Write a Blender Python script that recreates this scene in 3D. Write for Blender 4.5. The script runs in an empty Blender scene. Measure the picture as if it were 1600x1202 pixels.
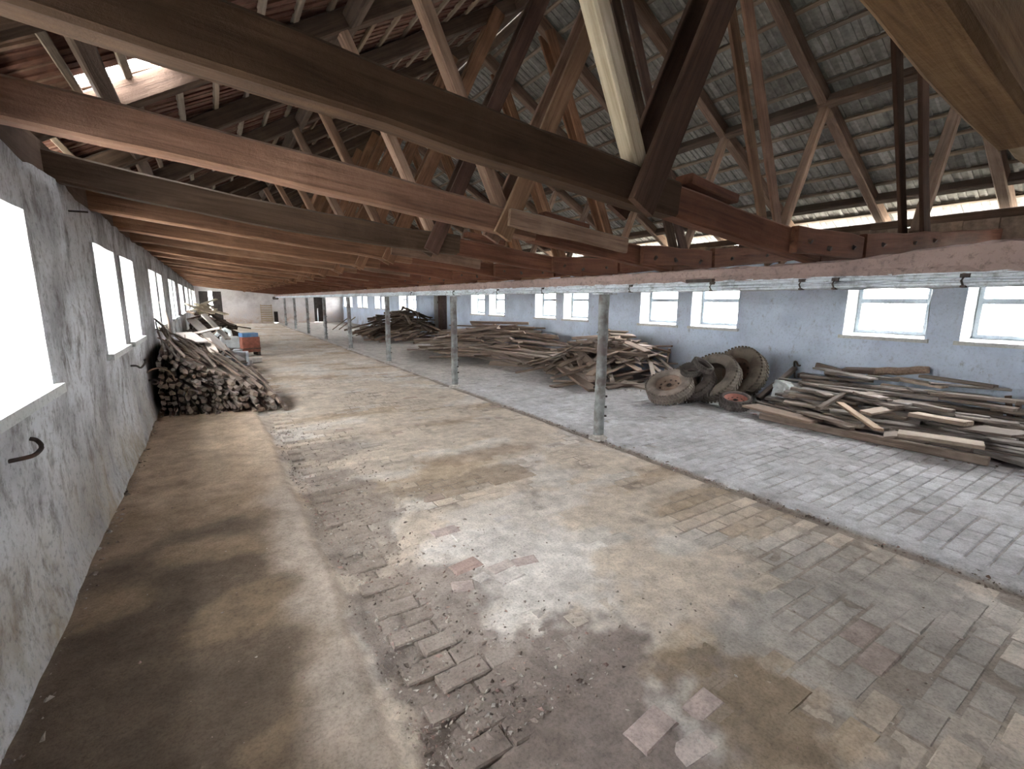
import bpy, bmesh, math, random
import numpy as np
from mathutils import Vector, Matrix

random.seed(7)
rng = np.random.default_rng(7)
S = bpy.context.scene
COL = S.collection

# ------------------------------------------------------------------ camera
F = 720.0                                  # focal length in pixels of the 1600x1202 frame
CAMH = 1.7
RM = np.array([[0.84051453, -0.54172772, 0.00814905],
               [-0.08958369, -0.15379558, -0.98403337],
               [0.53433145, 0.82636432, -0.17779739]])   # rows: image right, image down, forward
cam_d = bpy.data.cameras.new('camera')
cam_d.sensor_fit = 'HORIZONTAL'; cam_d.sensor_width = 36.0
cam_d.lens = F / 1600 * 36.0
cam_d.clip_start = 0.02; cam_d.clip_end = 500
cam = bpy.data.objects.new('camera', cam_d); COL.objects.link(cam)
m4 = Matrix.Identity(4)
for i in range(3):
    m4[i][0] = RM[0][i]; m4[i][1] = -RM[1][i]; m4[i][2] = -RM[2][i]
m4[0][3], m4[1][3], m4[2][3] = 0, 0, CAMH
cam.matrix_world = m4
S.camera = cam

# ------------------------------------------------------------------ sky and exposure
SKY_LIGHT = 30.0                            # zenith of an overcast sky, three times its horizon
w = bpy.data.worlds.new('overcast_sky'); S.world = w; w.use_nodes = True
nt = w.node_tree; nt.nodes.clear()
wo = nt.nodes.new('ShaderNodeOutputWorld'); bg = nt.nodes.new('ShaderNodeBackground')
bg.inputs['Strength'].default_value = SKY_LIGHT
tc = nt.nodes.new('ShaderNodeTexCoord'); sx = nt.nodes.new('ShaderNodeSeparateXYZ'); cr = nt.nodes.new('ShaderNodeValToRGB')
nt.links.new(tc.outputs['Generated'], sx.inputs[0]); nt.links.new(sx.outputs[2], cr.inputs['Fac']); nt.links.new(cr.outputs['Color'], bg.inputs['Color'])
cr.color_ramp.elements[0].position = 0.0; cr.color_ramp.elements[0].color = (0.375, 0.378, 0.38, 1)
cr.color_ramp.elements[1].position = 1.0; cr.color_ramp.elements[1].color = (1.0, 1.0, 1.0, 1)
nt.links.new(bg.outputs[0], wo.inputs[0])
S.view_settings.view_transform = 'Standard'; S.view_settings.look = 'None'
S.view_settings.gamma = 1.0; S.view_settings.use_curve_mapping = False
S.view_settings.exposure = 1.8
S.cycles.max_bounces = 10; S.cycles.diffuse_bounces = 8; S.cycles.glossy_bounces = 2
S.cycles.sample_clamp_indirect = 6.0
S.cycles.use_denoising = True
def portal(x, y0, y1, z0, z1, sgn):        # sampling guides for the daylight in the window bands and eaves; they give no light of their own
    d = bpy.data.lights.new('daylight_portal', 'AREA'); d.shape = 'RECTANGLE'; d.size = z1 - z0; d.size_y = y1 - y0
    d.cycles.is_portal = True
    o = bpy.data.objects.new('daylight_portal', d); COL.objects.link(o)
    o.location = (x, (y0 + y1) / 2, (z0 + z1) / 2); o.rotation_euler = (0, -sgn * math.pi / 2, 0)
portal(-1.2, 1.0, 37.6, 1.2, 2.2, -1); portal(9.1, 0.9, 37.6, 1.2, 2.2, 1)
portal(-1.25, -5.0, 38, 2.5, 3.0, -1); portal(9.15, -5.0, 38, 2.7, 3.1, 1)
S.cycles.caustics_reflective = False; S.cycles.caustics_refractive = False

# ------------------------------------------------------------------ pixel -> place helpers
def ray(u, v):
    return RM.T @ np.array([u - 800.0, v - 601.0, F])
def onz(u, v, z=0.0):
    d = ray(u, v); t = (z - CAMH) / d[2]
    return Vector((d[0] * t, d[1] * t, z))
def onx(u, v, x):
    d = ray(u, v); t = x / d[0]
    return Vector((x, d[1] * t, CAMH + d[2] * t))
def ony(u, v, y):
    d = ray(u, v); t = y / d[1]
    return Vector((d[0] * t, y, CAMH + d[2] * t))
XL, XR, XP = -0.82, 8.72, 4.0             # left wall, right wall, post row
Y0, Y1 = -5.0, 38.0
def pz(u, v, z):                          # a point lying z above the floor, never behind the right wall
    p = onz(u, v, z) if z < CAMH - 0.05 else None
    if p is None or p.x > XR - 0.14:
        p = onx(u, v, XR - 0.14)
    return p

# ------------------------------------------------------------------ noise
def _h(ix, iy, s):
    n = (ix * 374761393 + iy * 668265263 + s * 974634777) & 0xFFFFFFFF
    n = ((n ^ (n >> 13)) * 1274126177) & 0xFFFFFFFF
    return ((n ^ (n >> 16)) & 0xFFFF) / 65535.0
def vnoise(x, y, s=0):
    x = np.asarray(x, float); y = np.asarray(y, float)
    ix = np.floor(x).astype(np.int64); iy = np.floor(y).astype(np.int64)
    fx = x - ix; fy = y - iy
    fx = fx * fx * (3 - 2 * fx); fy = fy * fy * (3 - 2 * fy)
    a = _h(ix, iy, s); b = _h(ix + 1, iy, s); c = _h(ix, iy + 1, s); d = _h(ix + 1, iy + 1, s)
    return (a * (1 - fx) + b * fx) * (1 - fy) + (c * (1 - fx) + d * fx) * fy
def fbm(x, y, s=0, o=4):
    t = 0; a = 0.5; f = 1.0
    for k in range(o):
        t = t + a * vnoise(x * f, y * f, s + k * 17); a *= 0.5; f *= 2.03
    return t / (1 - 0.5 ** o)
def smooth(a, b, x):
    t = np.clip((x - a) / (b - a), 0, 1)
    return t * t * (3 - 2 * t)

# ------------------------------------------------------------------ materials
def new_mat(name):
    m = bpy.data.materials.new(name); m.use_nodes = True
    n = m.node_tree.nodes; n.clear()
    o = n.new('ShaderNodeOutputMaterial'); b = n.new('ShaderNodeBsdfPrincipled')
    b.inputs['Roughness'].default_value = 0.9
    b.inputs['Specular IOR Level'].default_value = 0.2
    m.node_tree.links.new(b.outputs[0], o.inputs[0])
    return m, n, m.node_tree.links, b
def noise(n, l, vec, scale, detail=6, rough=0.6, dist=0.0):
    t = n.new('ShaderNodeTexNoise'); t.inputs['Scale'].default_value = scale
    t.inputs['Detail'].default_value = detail; t.inputs['Roughness'].default_value = rough
    t.inputs['Distortion'].default_value = dist
    if vec is not None: l.new(vec, t.inputs['Vector'])
    return t.outputs['Fac']
def mapping(n, l, vec, scale=(1, 1, 1), loc=(0, 0, 0)):
    t = n.new('ShaderNodeMapping'); t.inputs['Scale'].default_value = scale; t.inputs['Location'].default_value = loc
    l.new(vec, t.inputs['Vector']); return t.outputs['Vector']
def ramp(n, l, fac, stops):
    t = n.new('ShaderNodeValToRGB'); e = t.color_ramp.elements
    while len(e) < len(stops): e.new(0.5)
    for i, (p, c) in enumerate(stops):
        e[i].position = p; e[i].color = (c[0], c[1], c[2], 1) if not isinstance(c, (int, float)) else (c, c, c, 1)
    l.new(fac, t.inputs['Fac']); return t.outputs['Color']
def mix(n, l, fac, a, b, mode='MIX'):
    t = n.new('ShaderNodeMix'); t.data_type = 'RGBA'; t.blend_type = mode
    for i_, v in ((0, fac), (6, a), (7, b)):
        s = t.inputs[i_]
        if isinstance(v, (int, float)): s.default_value = v if i_ == 0 else (v, v, v, 1)
        elif isinstance(v, tuple): s.default_value = (v[0], v[1], v[2], 1)
        else: l.new(v, s)
    return t.outputs[2]
def bump(n, l, b, h, strength=0.5, dist=0.02, prev=None):
    t = n.new('ShaderNodeBump'); t.inputs['Strength'].default_value = strength; t.inputs['Distance'].default_value = dist
    l.new(h, t.inputs['Height'])
    if prev is not None: l.new(prev, t.inputs['Normal'])
    l.new(t.outputs['Normal'], b.inputs['Normal']); return t.outputs['Normal']
def texco(n, which='Object'):
    return n.new('ShaderNodeTexCoord').outputs[which]
def wpos(n):
    return n.new('ShaderNodeNewGeometry').outputs['Position']

def wood_mat(name, base, dark, light, rough=0.85, dust=0.0):
    """timber with grain along the local X axis; every object multiplies its own tint"""
    m, n, l, b = new_mat(name)
    oi = n.new('ShaderNodeObjectInfo')
    vec = texco(n)
    add = n.new('ShaderNodeVectorMath'); add.operation = 'ADD'
    cmb = n.new('ShaderNodeCombineXYZ')
    mul = n.new('ShaderNodeMath'); mul.operation = 'MULTIPLY'; mul.inputs[1].default_value = 37.0
    l.new(oi.outputs['Random'], mul.inputs[0])
    for k in range(3): l.new(mul.outputs[0], cmb.inputs[k])
    l.new(vec, add.inputs[0]); l.new(cmb.outputs[0], add.inputs[1])
    v = add.outputs[0]
    g = noise(n, l, mapping(n, l, v, (1.3, 26, 26)), 1.0, 8, 0.65, 0.6)
    g2 = noise(n, l, mapping(n, l, v, (0.9, 5, 5)), 1.0, 6, 0.6, 0.3)
    st = noise(n, l, v, 2.3, 6, 0.6)
    c = ramp(n, l, g, [(0.28, dark), (0.5, base), (0.75, light)])
    c = mix(n, l, ramp(n, l, g2, [(0.35, 0.0), (0.7, 0.75)]), c, tuple(x * 0.55 for x in base))
    c = mix(n, l, ramp(n, l, st, [(0.5, 0.0), (0.75, 0.6)]), c, light)
    if dust:
        geo = n.new('ShaderNodeNewGeometry'); sp = n.new('ShaderNodeSeparateXYZ'); l.new(geo.outputs['Normal'], sp.inputs[0])
        f = ramp(n, l, sp.outputs[2], [(0.35, 0.0), (0.95, dust)])
        c = mix(n, l, f, c, (0.40, 0.365, 0.335))
    c = mix(n, l, 1.0, c, oi.outputs['Color'], 'MULTIPLY')
    l.new(c, b.inputs['Base Color']); b.inputs['Roughness'].default_value = rough
    nn = bump(n, l, b, g, 0.6, 0.010)
    bump(n, l, b, noise(n, l, v, 9.0, 7, 0.7), 0.35, 0.02, nn)
    return m
M = {}
M['oak'] = wood_mat('old_brown_timber', (0.185, 0.118, 0.085), (0.06, 0.037, 0.027), (0.29, 0.20, 0.15), dust=0.75)
M['pale'] = wood_mat('pale_sawn_timber', (0.50, 0.42, 0.31), (0.26, 0.20, 0.13), (0.64, 0.56, 0.44))
M['grey'] = wood_mat('dusty_weathered_wood', (0.235, 0.195, 0.17), (0.085, 0.066, 0.054), (0.38, 0.335, 0.30), dust=0.35)
M['stick'] = wood_mat('split_stake_wood', (0.26, 0.205, 0.17), (0.11, 0.08, 0.065), (0.42, 0.35, 0.30), dust=0.2)
M['batten'] = wood_mat('roof_batten_wood', (0.20, 0.15, 0.115), (0.08, 0.06, 0.045), (0.32, 0.26, 0.20))

def plaster_mat(name, light, mid, stain, lowtint, low_h=0.9, spots=0.55, speck=0.6):
    m, n, l, b = new_mat(name)
    p = wpos(n)
    a = noise(n, l, p, 1.1, 8, 0.62)
    s = noise(n, l, mapping(n, l, p, (7.0, 7.0, 4.2)), 1.0, 10, 0.72, 0.0)
    f = noise(n, l, p, 26.0, 5, 0.7)
    c = ramp(n, l, a, [(0.34, mid), (0.56, light)])
    c = mix(n, l, ramp(n, l, s, [(spots, 0.0), (spots + 0.17, 0.85)]), c, stain)
    # damp, yellowed foot of the wall
    sp = n.new('ShaderNodeSeparateXYZ'); l.new(p, sp.inputs[0])
    ad = n.new('ShaderNodeMath'); ad.operation = 'MULTIPLY_ADD'; ad.inputs[1].default_value = -1.0 / low_h; ad.inputs[2].default_value = 1.0
    l.new(sp.outputs[2], ad.inputs[0])
    wob = n.new('ShaderNodeMath'); wob.operation = 'MULTIPLY'
    cl = n.new('ShaderNodeClamp'); l.new(ad.outputs[0], cl.inputs[0])
    l.new(cl.outputs[0], wob.inputs[0]); l.new(ramp(n, l, noise(n, l, p, 2.2, 6, 0.65), [(0.35, 0.0), (0.65, 1.0)]), wob.inputs[1])
    c = mix(n, l, wob.outputs[0], c, lowtint)
    c = mix(n, l, ramp(n, l, f, [(0.52, 0.0), (0.68, speck)]), c, tuple(x * 0.45 for x in mid))
    l.new(c, b.inputs['Base Color'])
    nn = bump(n, l, b, s, 0.5, 0.03)
    bump(n, l, b, f, 0.5, 0.008, nn)
    return m
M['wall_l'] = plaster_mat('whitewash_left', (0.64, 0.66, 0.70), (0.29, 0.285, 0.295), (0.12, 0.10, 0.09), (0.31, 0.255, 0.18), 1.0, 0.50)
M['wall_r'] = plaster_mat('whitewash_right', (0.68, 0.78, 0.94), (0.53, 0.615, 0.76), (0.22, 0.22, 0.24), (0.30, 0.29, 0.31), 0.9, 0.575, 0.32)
M['wall_e'] = plaster_mat('whitewash_end', (0.60, 0.58, 0.58), (0.42, 0.39, 0.40), (0.24, 0.19, 0.17), (0.38, 0.27, 0.20), 1.3, 0.58)
M['reveal'] = plaster_mat('whitewash_reveal', (0.66, 0.68, 0.68), (0.54, 0.56, 0.56), (0.34, 0.34, 0.32), (0.6, 0.6, 0.6), 0.1, 0.62)
M['frame'] = plaster_mat('painted_window_frame', (0.36, 0.40, 0.45), (0.28, 0.32, 0.36), (0.15, 0.15, 0.17), (0.5, 0.5, 0.5), 0.1, 0.62)
M['girder'] = plaster_mat('girder_coating', (0.34, 0.25, 0.23), (0.25, 0.18, 0.165), (0.12, 0.10, 0.10), (0.5, 0.5, 0.5), 0.1, 0.56)
M['girder_w'] = plaster_mat('girder_whitewash', (0.68, 0.74, 0.80), (0.50, 0.55, 0.61), (0.12, 0.11, 0.12), (0.5, 0.5, 0.5), 0.1, 0.51)

def pane_mat():
    m = bpy.data.materials.new('dusty_window_glass'); m.use_nodes = True
    n = m.node_tree.nodes; l = m.node_tree.links; n.clear()
    o = n.new('ShaderNodeOutputMaterial'); t = n.new('ShaderNodeBsdfTransparent'); d = n.new('ShaderNodeBsdfTranslucent'); x = n.new('ShaderNodeMixShader')
    t.inputs['Color'].default_value = (0.93, 0.93, 0.93, 1); d.inputs['Color'].default_value = (0.82, 0.85, 0.86, 1)
    l.new(ramp(n, l, noise(n, l, wpos(n), 5.0, 6, 0.6), [(0.35, 0.12), (0.7, 0.35)]), x.inputs[0])
    l.new(t.outputs[0], x.inputs[1]); l.new(d.outputs[0], x.inputs[2]); l.new(x.outputs[0], o.inputs[0]); return m
M['pane'] = pane_mat()

def ground_mat(name, src, fine=0.55, rib=False, bstr=0.6):
    """dust, soil and brick: colour comes from the thing's own soil tint ('attr') or object tint ('obj')"""
    m, n, l, b = new_mat(name)
    p = wpos(n)
    if src == 'attr':
        a = n.new('ShaderNodeVertexColor'); a.layer_name = 'Col'; c = a.outputs['Color']
    else:
        c = n.new('ShaderNodeObjectInfo').outputs['Color']
    f1 = noise(n, l, p, 9.0, 8, 0.65)
    f2 = noise(n, l, p, 70.0, 5, 0.7)
    f3 = noise(n, l, p, 2.6, 7, 0.6)
    c = mix(n, l, 1.0, c, ramp(n, l, f1, [(0.3, 0.72), (0.62, 1.12)]), 'MULTIPLY')
    c = mix(n, l, 1.0, c, ramp(n, l, f3, [(0.3, 0.82), (0.65, 1.1)]), 'MULTIPLY')
    c = mix(n, l, 1.0, c, ramp(n, l, f2, [(0.3, 0.7), (0.55, 1.06)]), 'MULTIPLY')
    l.new(c, b.inputs['Base Color']); b.inputs['Roughness'].default_value = 0.95
    nn = bump(n, l, b, f1, bstr * 0.6, 0.03)
    nn = bump(n, l, b, f2, bstr, 0.006, nn)
    if rib:
        wv = n.new('ShaderNodeTexWave'); wv.wave_type = 'BANDS'; wv.bands_direction = 'X'
        wv.inputs['Scale'].default_value = 9.0; wv.inputs['Distortion'].default_value = 0.6
        l.new(p, wv.inputs['Vector'])
        wr = ramp(n, l, wv.outputs['Fac'], [(0.25, 0.0), (0.45, 1.0)])
        mk = ramp(n, l, noise(n, l, p, 1.4, 4, 0.6), [(0.40, 0.0), (0.52, 1.0)])
        hm = mix(n, l, 1.0, wr, mk, 'MULTIPLY')
        bump(n, l, b, hm, 0.5, 0.012, nn)
    return m
M['soil'] = ground_mat('soil_and_dust', 'attr')
M['paver_a'] = ground_mat('paver_brick_joined', 'attr')
M['paver_o'] = ground_mat('paver_brick', 'obj')
M['ribbed_a'] = ground_mat('ribbed_paver_joined', 'attr', rib=True)
M['ribbed_o'] = ground_mat('ribbed_paver', 'obj', rib=True)

def tile_mat(name, c1, c2, c3):
    m, n, l, b = new_mat(name)
    g = n.new('ShaderNodeNewGeometry'); oi = n.new('ShaderNodeObjectInfo'); p = g.outputs['Position']
    sm = n.new('ShaderNodeMath'); sm.operation = 'ADD'; fr = n.new('ShaderNodeMath'); fr.operation = 'FRACT'
    l.new(g.outputs['Random Per Island'], sm.inputs[0]); l.new(oi.outputs['Random'], sm.inputs[1]); l.new(sm.outputs[0], fr.inputs[0])
    c = ramp(n, l, fr.outputs[0], [(0.1, c1), (0.6, c2), (0.95, c3)])
    f = noise(n, l, p, 14.0, 6, 0.65)
    c = mix(n, l, 1.0, c, ramp(n, l, f, [(0.3, 0.65), (0.65, 1.15)]), 'MULTIPLY')
    l.new(c, b.inputs['Base Color']); bump(n, l, b, f, 0.4, 0.01); return m
M['tile_r'] = tile_mat('cement_roof_tile', (0.15, 0.142, 0.13), (0.21, 0.20, 0.185), (0.29, 0.28, 0.26))
M['tile_l'] = tile_mat('red_clay_roof_tile', (0.085, 0.037, 0.027), (0.12, 0.056, 0.04), (0.15, 0.095, 0.07))

def simple_mat(name, col, rough=0.8, var=0.5, scale=12.0, metal=0.0, stain=None, stain_p=0.55, tint=False):
    m, n, l, b = new_mat(name)
    v = texco(n)
    f = noise(n, l, v, scale, 6, 0.65); f2 = noise(n, l, v, scale * 0.35, 6, 0.6)
    c = mix(n, l, 1.0, col, ramp(n, l, f, [(0.3, 1 - var), (0.68, 1.0 + var * 0.3)]), 'MULTIPLY')
    if stain: c = mix(n, l, ramp(n, l, f2, [(stain_p, 0.0), (stain_p + 0.12, 0.9)]), c, stain)
    if tint: c = mix(n, l, 1.0, c, n.new('ShaderNodeObjectInfo').outputs['Color'], 'MULTIPLY')
    l.new(c, b.inputs['Base Color']); b.inputs['Roughness'].default_value = rough; b.inputs['Metallic'].default_value = metal
    bump(n, l, b, f, 0.35, 0.004); return m
M['pipe'] = simple_mat('painted_steel_pipe', (0.28, 0.295, 0.295), 0.6, 0.5, 9, 0.0, (0.12, 0.095, 0.09), 0.46)
M['iron'] = simple_mat('rusty_iron', (0.085, 0.07, 0.065), 0.7, 0.5, 20, 0.3, (0.16, 0.08, 0.05), 0.55)
M['rubber'] = simple_mat('dusty_rubber', (0.165, 0.148, 0.137), 0.9, 0.35, 8, 0.0, (0.25, 0.228, 0.21), 0.5, True)
M['rim'] = simple_mat('dusty_steel_rim', (0.33, 0.27, 0.23), 0.7, 0.4, 10, 0.0, (0.22, 0.15, 0.12), 0.55, True)
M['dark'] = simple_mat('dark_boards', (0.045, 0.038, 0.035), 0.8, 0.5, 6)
M['plain'] = simple_mat('tinted_surface', (1, 1, 1), 0.75, 0.3, 7, 0.0, None, 0.5, True)
M['rust_red'] = simple_mat('rusty_red_paint', (0.27, 0.095, 0.065), 0.65, 0.4, 9, 0.0, (0.14, 0.07, 0.05), 0.55)
M['blue'] = simple_mat('faded_blue_paint', (0.10, 0.20, 0.36), 0.6, 0.3, 9, 0.0, (0.2, 0.22, 0.25), 0.58)
M['white'] = simple_mat('white_plastic', (0.72, 0.76, 0.76), 0.6, 0.2, 6)
M['mortar'] = simple_mat('mortar_lump', (0.5, 0.46, 0.42), 0.9, 0.4, 30)

# ------------------------------------------------------------------ object helpers
def tag(o, label=None, cat=None, group=None, kind=None):
    if label: o['label'] = label
    if cat: o['category'] = cat
    if group: o['group'] = group
    if kind: o['kind'] = kind
    return o
def mesh_from(name, verts, faces, mat, smooth_=False):
    me = bpy.data.meshes.new(name); me.from_pydata(verts, [], faces); me.materials.append(mat)
    if smooth_: me.polygons.foreach_set('use_smooth', [True] * len(me.polygons))
    return me
def obj(name, me, parent=None, loc=None, mw=None, color=None):
    o = bpy.data.objects.new(name, me); COL.objects.link(o)
    if parent is not None: o.parent = parent
    if mw is not None: o.matrix_basis = mw
    elif loc is not None: o.location = loc
    if color is not None: o.color = (color[0], color[1], color[2], 1)
    return o
def empty(name, loc=(0, 0, 0)):
    o = bpy.data.objects.new(name, None); COL.objects.link(o); o.location = loc; o.empty_display_size = 0.1; return o
class MB:
    """collects vertices and faces of one mesh"""
    def __init__(s): s.v = []; s.f = []
    def add(s, v, f):
        k = len(s.v); s.v += [tuple(p) for p in v]; s.f += [tuple(i + k for i in q) for q in f]
    def box(s, a, b, mw=None):
        (x0, y0, z0), (x1, y1, z1) = a, b
        v = [(x0, y0, z0), (x1, y0, z0), (x1, y1, z0), (x0, y1, z0), (x0, y0, z1), (x1, y0, z1), (x1, y1, z1), (x0, y1, z1)]
        if mw is not None: v = [mw @ Vector(p) for p in v]
        s.add(v, [(0, 3, 2, 1), (4, 5, 6, 7), (0, 1, 5, 4), (1, 2, 6, 5), (2, 3, 7, 6), (3, 0, 4, 7)])
    def tube(s, pts, r, seg=8, cap=True):
        pts = [Vector(p) for p in pts]; rings = []
        rr = r if isinstance(r, (list, tuple)) else [r] * len(pts)
        up = Vector((0.31, 0.2, 0.93))
        base = len(s.v)
        for i, p in enumerate(pts):
            d = (pts[min(i + 1, len(pts) - 1)] - pts[max(i - 1, 0)]).normalized()
            a = d.cross(up); a = a.normalized() if a.length > 1e-3 else Vector((1, 0, 0)); b = d.cross(a)
            for k in range(seg):
                t = 2 * math.pi * k / seg
                s.v.append(tuple(p + a * math.cos(t) * rr[i] + b * math.sin(t) * rr[i]))
        for i in range(len(pts) - 1):
            for k in range(seg):
                q = base + i * seg; k2 = (k + 1) % seg
                s.f.append((q + k, q + k2, q + seg + k2, q + seg + k))
        if cap:
            s.f.append(tuple(base + k for k in range(seg)))
            s.f.append(tuple(base + (len(pts) - 1) * seg + k for k in reversed(range(seg))))
    def lathe(s, prof, seg=40, closed=True, mw=None):
        """prof: (radius, height) round the local Z axis"""
        base = len(s.v); n = len(prof)
        for k in range(seg):
            t = 2 * math.pi * k / seg
            for (r, h) in prof:
                p = Vector((r * math.cos(t), r * math.sin(t), h)); s.v.append(tuple(mw @ p if mw is not None else p))
        for k in range(seg):
            k2 = (k + 1) % seg
            for i in range(n if closed else n - 1):
                j = (i + 1) % n
                s.f.append((base + k * n + i, base + k2 * n + i, base + k2 * n + j, base + k * n + j))
    def mesh(s, name, mat, sm=False): return mesh_from(name, s.v, s.f, mat, sm)
    def build(s, name, mat, parent=None, sm=False, **k): return obj(name, s.mesh(name, mat, sm), parent, **k)

def timber_mesh(L, wd, th, mat, seg=6, jit=0.004, bow=0.0, ragged=0.0, chamfer=0.12):
    """sawn timber along local X, centred; eight-sided with worn arrises, slightly crooked"""
    hw, ht = wd / 2, th / 2; c = min(hw, ht) * chamfer * 2
    prof = [(-hw + c, -ht), (hw - c, -ht), (hw, -ht + c), (hw, ht - c), (hw - c, ht), (-hw + c, ht), (-hw, ht - c), (-hw, -ht + c)]
    v = []; f = []
    for i in range(seg + 1):
        t = i / seg; x = (t - 0.5) * L
        if ragged and i in (0, seg): x0 = x
        dy = random.uniform(-jit, jit); dz = random.uniform(-jit, jit) + bow * (1 - (2 * t - 1) ** 2)
        k = 1 + random.uniform(-1, 1) * jit / max(hw, 0.02) * 0.7
        for (a, b) in prof:
            xx = x + (random.uniform(-ragged, ragged) if ragged and i in (0, seg) else 0)
            v.append((xx, a * k + dy, b * k + dz))
    for i in range(seg):
        for k in range(8):
            k2 = (k + 1) % 8
            f.append((i * 8 + k, (i + 1) * 8 + k, (i + 1) * 8 + k2, i * 8 + k2))
    f.append(tuple(range(8))); f.append(tuple(seg * 8 + k for k in reversed(range(8))))
    return mesh_from('timber', v, f, mat)
def frame_between(p, q, roll=0.0, ref=Vector((0, 0, 1))):
    p = Vector(p); q = Vector(q); x = (q - p).normalized()
    y = ref.cross(x)
    if y.length < 1e-3: y = Vector((0, 1, 0)).cross(x)
    y.normalize(); z = x.cross(y)
    m = Matrix((x, y, z)).transposed().to_4x4()
    if roll: m = m @ Matrix.Rotation(roll, 4, 'X')
    m.translation = (p + q) / 2
    return m
def timber(name, p, q, wd, th, mat, parent=None, roll=0.0, color=(1, 1, 1), ref=Vector((0, 0, 1)), **k):
    L = (Vector(q) - Vector(p)).length
    me = timber_mesh(L, wd, th, mat, **k)
    return obj(name, me, parent, mw=frame_between(p, q, roll, ref), color=color)
def tone(a=0.15, warm=0.06):
    g = random.uniform(1 - a, 1 + a); w_ = random.uniform(-warm, warm)
    return (g * (1 + w_), g, g * (1 - w_))

# ================================================================== THE SHELL
# window openings, in pairs, on both long walls
def pairs(centres, off=0.0):
    r = []
    for c in centres: r += [(c - 1.24 + off, c - 0.19 + off), (c + 0.19 + off, c + 1.24 + off)]
    return r
WL = pairs([2.41, 6.66, 10.98, 15.3, 19.6, 23.9, 28.2, 32.5, 36.2])
WR = pairs([2.21, 6.55, 10.9, 15.25, 23.7, 28.2, 32.3, 36.3])
ZS, ZH = 1.2, 2.17

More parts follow.
